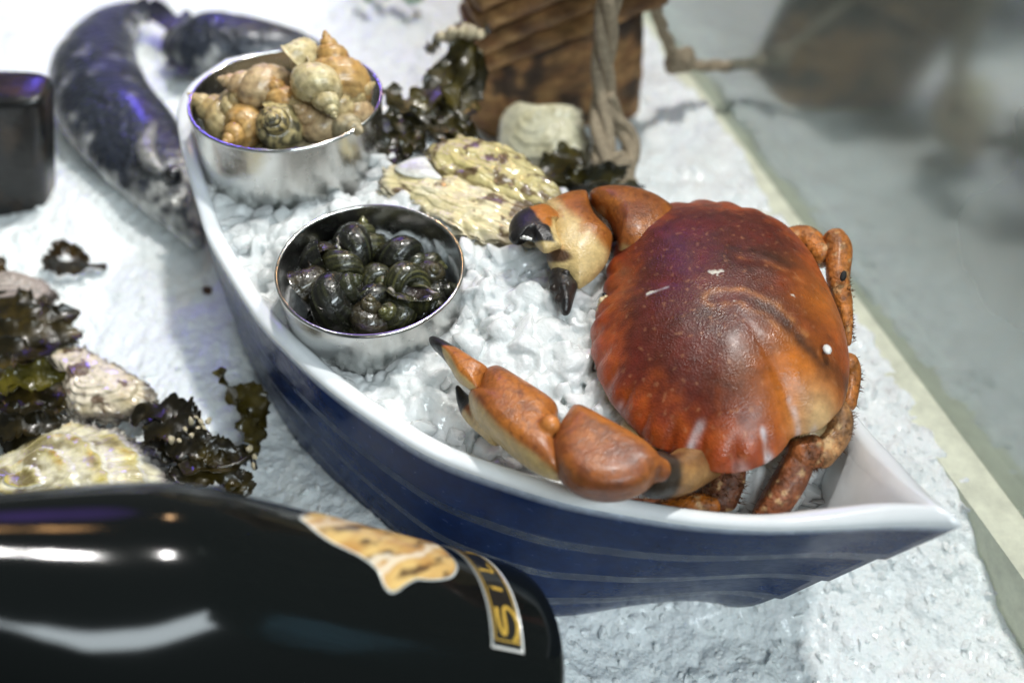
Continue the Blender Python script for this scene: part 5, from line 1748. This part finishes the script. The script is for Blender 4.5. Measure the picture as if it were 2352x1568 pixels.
def revolve(prof, B, a, n=140, sub=120):
    P = crom(np.c_[np.array(prof), np.zeros(len(prof))], sub)
    e1, e2 = bframe(a)
    th = np.linspace(0, 2 * np.pi, n, endpoint=False)
    V = B + P[:, 0, None, None] * a + np.maximum(P[:, 1], 0.02)[:, None, None] * (np.cos(th)[:, None] * e1 + np.sin(th)[:, None] * e2)
    V = V.reshape(-1, 3)
    return V, [tuple(q) for q in grid_faces(sub, n, True)] + [tuple(range(n))[::-1], tuple(range((sub - 1) * n, sub * n))]


bot = thing('wine_bottle', 'glossy black bottle with a shell sticker and gold lettered strip in front', 'bottle', BB * [1, 1, 0] + BA * 4 * [1, 1, 0])
V, Fc = revolve(bottle_profile(), BB, BA)
glass = mk('bottle_glass', V, Fc, M_bottle, bot)
e1, e2 = bframe(BA)


def on_bottle(s, ang, dr=0.03):
    s, ang = np.asarray(s, float), np.asarray(ang, float)
    pr = np.array(bottle_profile())[4:]
    r = np.interp(s, pr[:, 0], pr[:, 1]) + dr
    return BB + s[..., None] * BA + r[..., None] * (np.cos(ang)[..., None] * e1 + np.sin(ang)[..., None] * e2)


def pick(px, py, r=3.6):
    d = nrm(FV + RV * ((px - PW / 2) / FPX) - UV * ((py - PH / 2) / FPX))
    o = CAM - BB
    dp, op = d - (d @ BA) * BA, o - (o @ BA) * BA
    A_, B_, C_ = dp @ dp, 2 * dp @ op, op @ op - r * r
    D_ = B_ * B_ - 4 * A_ * C_
    t = (-B_ - math.sqrt(max(D_, 0))) / (2 * A_)
    p = o + d * t
    return p @ BA, math.atan2(p @ e2, p @ e1)


def pad(outline, dr, name, mat, parent, colf=None, grow=1.0, N=120, M_=26):
    S = np.array([pick(*q) for q in outline])
    S[:, 1] = np.unwrap(S[:, 1])
    c = S.mean(0)
    o = closed_curve(S, N)
    rows = [c + (o - c) * k * grow for k in np.linspace(0.01, 1, M_)]
    Q = np.vstack(rows)
    V = on_bottle(Q[:, 0], Q[:, 1], dr)
    V0 = on_bottle(rows[-1][:, 0], rows[-1][:, 1], 0.0)
    V = np.vstack([V, V0])
    Fc = [tuple(q) for q in grid_faces(M_ + 1, N, True)] + [tuple(range(N))[::-1]]
    col = colf(np.vstack([Q, rows[-1]]), c) if colf else None
    return mk(name, V, Fc, mat, parent, col=col)


SHO = [(695, 1187), (735, 1180), (770, 1181), (810, 1187), (860, 1198), (900, 1207), (945, 1222), (985, 1242), (1020, 1265), (1042, 1288), (1046, 1306), (1035, 1322), (1015, 1328), (985, 1330), (958, 1328), (935, 1338), (905, 1357), (885, 1345), (868, 1308), (835, 1280), (800, 1262), (765, 1245), (735, 1225), (712, 1205)]


def stick_col(Q, c):
    d = Q - c
    X, Y = d[:, 0] * 1.0, d[:, 1] * 3.6
    # streaks run slantwise over the shell
    a, b = X * 0.8 + Y * 0.6, -X * 0.6 + Y * 0.8
    P3 = np.c_[a * 0.45, b * 1.5, X * 0]
    n1, n2 = fbm(P3 * 1.3, 4), fbm(P3 * 3 + 5, 3)
    c_ = lerp((0.42, 0.22, 0.06), (0.62, 0.43, 0.16), np.clip(0.5 + 2.2 * n1, 0, 1))
    c_ = lerp(c_, (0.055, 0.026, 0.012), 0.9 * sstep(0.05, 0.28, fbm(P3 * 1.7 + 9, 4)))
    c_ = lerp(c_, (0.70, 0.62, 0.48), 0.8 * sstep(0.86, 0.97, np.sin(b * 3.4 + 2.2 * n1)))
    return c_


pad(SHO, 0.012, 'sticker_border', M_edge, bot, grow=1.035)
pad(SHO, 0.024, 'shell_sticker', M_stick, bot, stick_col)
# lettered strip, a band round the bottle
lo = [pick(1128, 1478), pick(1203, 1496)]
s_a, s_b = lo[0][0], lo[1][0]
ang_lo = (lo[0][1] + lo[1][1]) / 2
hi = pick(1040, 1258)
sgn = np.sign(((hi[1] - ang_lo + np.pi) % (2 * np.pi)) - np.pi)
s_mid, s_half = (s_a + s_b) / 2, abs(s_a - s_b) / 2


def band(s0, s1, a0, a1, dr, name, mat, parent, n=70, m=10, rad=0.0):
    A_, S_ = np.meshgrid(np.linspace(a0, a1, n), np.linspace(s0, s1, m), indexing='ij')
    V = on_bottle(S_.ravel(), A_.ravel(), dr)
    Vb = on_bottle(S_.ravel(), A_.ravel(), 0.002)
    F1 = grid_faces(n, m)
    b = [j for j in range(m)] + [i * m + m - 1 for i in range(1, n)] + [(n - 1) * m + j for j in range(m - 2, -1, -1)] + [i * m for i in range(n - 2, 0, -1)]
    k = n * m
    side = [(b[i], b[(i + 1) % len(b)], b[(i + 1) % len(b)] + k, b[i] + k) for i in range(len(b))]
    return mk(name, np.vstack([V, Vb]), [tuple(q) for q in F1] + side, mat, parent)


LEN = 2.9
band(s_mid - s_half, s_mid + s_half, ang_lo - sgn * 0.02, ang_lo + sgn * LEN, 0.010, 'strip_border', M_edge, bot)
lab = band(s_mid - s_half * 0.88, s_mid + s_half * 0.88, ang_lo, ang_lo + sgn * (LEN - 0.02), 0.016, 'label_strip', M_lab, bot)
for q in (-0.74, 0.74):
    band(s_mid + s_half * q - 0.018, s_mid + s_half * q + 0.018, ang_lo + sgn * 0.045, ang_lo + sgn * (LEN - 0.06), 0.022, 'gold_line', M_gold, lab)
band(s_mid - s_half * 0.74, s_mid + s_half * 0.74, ang_lo + sgn * 0.04, ang_lo + sgn * 0.05, 0.022, 'gold_line', M_gold, lab)


def stroke(pts, width):
    """a gold pen stroke of the lettering, lying on the label"""
    S = np.array([pick(947.4 + a * .2014, 1205.8 + b * .2014) for a, b in pts])
    C = crom(np.c_[S[:, 0], S[:, 1] * 3.6], 40)
    T = nrm(np.gradient(C, axis=0))
    Nn = np.c_[-T[:, 1], T[:, 0]] * width
    Q = np.stack([C - Nn, C, C + Nn], 1).reshape(-1, 2)
    mk('lettering', on_bottle(Q[:, 0], Q[:, 1] / 3.6, 0.026), [tuple(q) for q in grid_faces(40, 3)], M_gold, lab)


stroke([(950, 935), (960, 1020), (985, 1120), (1010, 1195), (1037, 1238), (1058, 1225), (1058, 1150), (1040, 1040), (1035, 960), (1062, 938), (1110, 975), (1150, 1030), (1185, 1110), (1195, 1190), (1185, 1270), (1152, 1325)], 0.055)
stroke([(900, 715), (960, 728), (1018, 746)], 0.060)
stroke([(868, 700), (872, 702), (877, 704)], 0.060)
stroke([(758, 508), (840, 522), (915, 546)], 0.060)
stroke([(915, 546), (880, 490), (835, 445)], 0.035)
stroke([(605, 318), (670, 326), (735, 342)], 0.055)

# dark upright block at the left edge
jc = at(-60, 500, 0.3)
rows = []
th = np.linspace(0, 2 * np.pi, 120, endpoint=False)
for zz, k in [(-0.4, 0.93), (-0.2, 0.98), (0.1, 1.0)] + [(q, 1.0) for q in np.linspace(0.4, 6.2, 14)] + [(6.5, 0.99), (6.7, 0.96), (6.82, 0.90), (6.86, 0.6), (6.86, 0.02)]:
    ct, st = np.cos(th), np.sin(th)
    rows.append(np.c_[jc[0] + np.sign(ct) * abs(ct) ** 0.45 * 3.25 * k, jc[1] + 1.2 + np.sign(st) * abs(st) ** 0.45 * 1.3 * k, np.full(120, zz)])
V = np.vstack(rows)
V[:, 2] *= 0.93
V = np.c_[V[:, 0] * 1.0 + 0.27 * V[:, 2] - 0.15, V[:, 1:]]          # it leans a little
n1 = fbm(V * 0.6, 4)
Fc = [tuple(q) for q in grid_faces(len(rows), 120, True)] + [tuple(range(120))[::-1]]
b2 = mk('dark_jar', V, Fc, M_old, col=lerp((0.005, 0.005, 0.005), (0.085, 0.045, 0.02), np.clip(0.0 + 1.4 * n1, 0, 1)))
tag(b2, 'dark brown black upright jar with rounded corners, cut off by the left edge', 'jar')

# green leaves at the far edge
leafs = []
for k, pts in enumerate([[(820, -30, 1.5), (840, -12, 1.4), (850, 6, 1.2)], [(900, -40, 1.6), (925, -15, 1.5), (945, 14, 1.2)], [(960, -30, 1.6), (965, -10, 1.4), (950, 8, 1.2)], [(860, -40, 1.4), (880, -20, 1.4), (890, 0, 1.2)]]):
    leafs.append(frond(W3(pts), 0.28, ruffle=.03, seed=k))
V, Fc = join(leafs)
tag(mk('leafy_sprig', V, Fc, M_leaf), 'green leaf tips of a sprig lying on the far ice', 'leaves')

# crate added beyond the glass to darken the pane at top right
cb = at(2160, 330, -30)
crate = thing('added_dark_crate', 'dark brown wooden crate added beyond the glass pane to darken its top right', 'crate', cb)
M_crate = pmat('dark_stained_wood', (0.045, 0.020, 0.012), rough=0.6, var=0.4, var_scale=0.3, bumps=(('noise', 1, 0.4, 0.2),))


def box(c, hx, hy, z0, z1):
    V = np.array([(c[0] + a * hx, c[1] + b * hy, zz) for zz in (z0, z1) for a, b in ((-1, -1), (1, -1), (1, 1), (-1, 1))])
    return V, [(0, 3, 2, 1), (4, 5, 6, 7), (0, 1, 5, 4), (1, 2, 6, 5), (2, 3, 7, 6), (3, 0, 4, 7)]


for k in range(6):
    mk('plank', *box(cb, 6.2 + 0.1 * (k % 2), 6, -30 + k * 5.0, -30 + k * 5.0 + 4.6), M_crate, crate, smooth=False)
for a in (-5.0, 5.0):
    mk('post', *box(cb + [a, -6.3, 0], 0.7, 0.25, -30, 0), M_crate, crate, smooth=False)
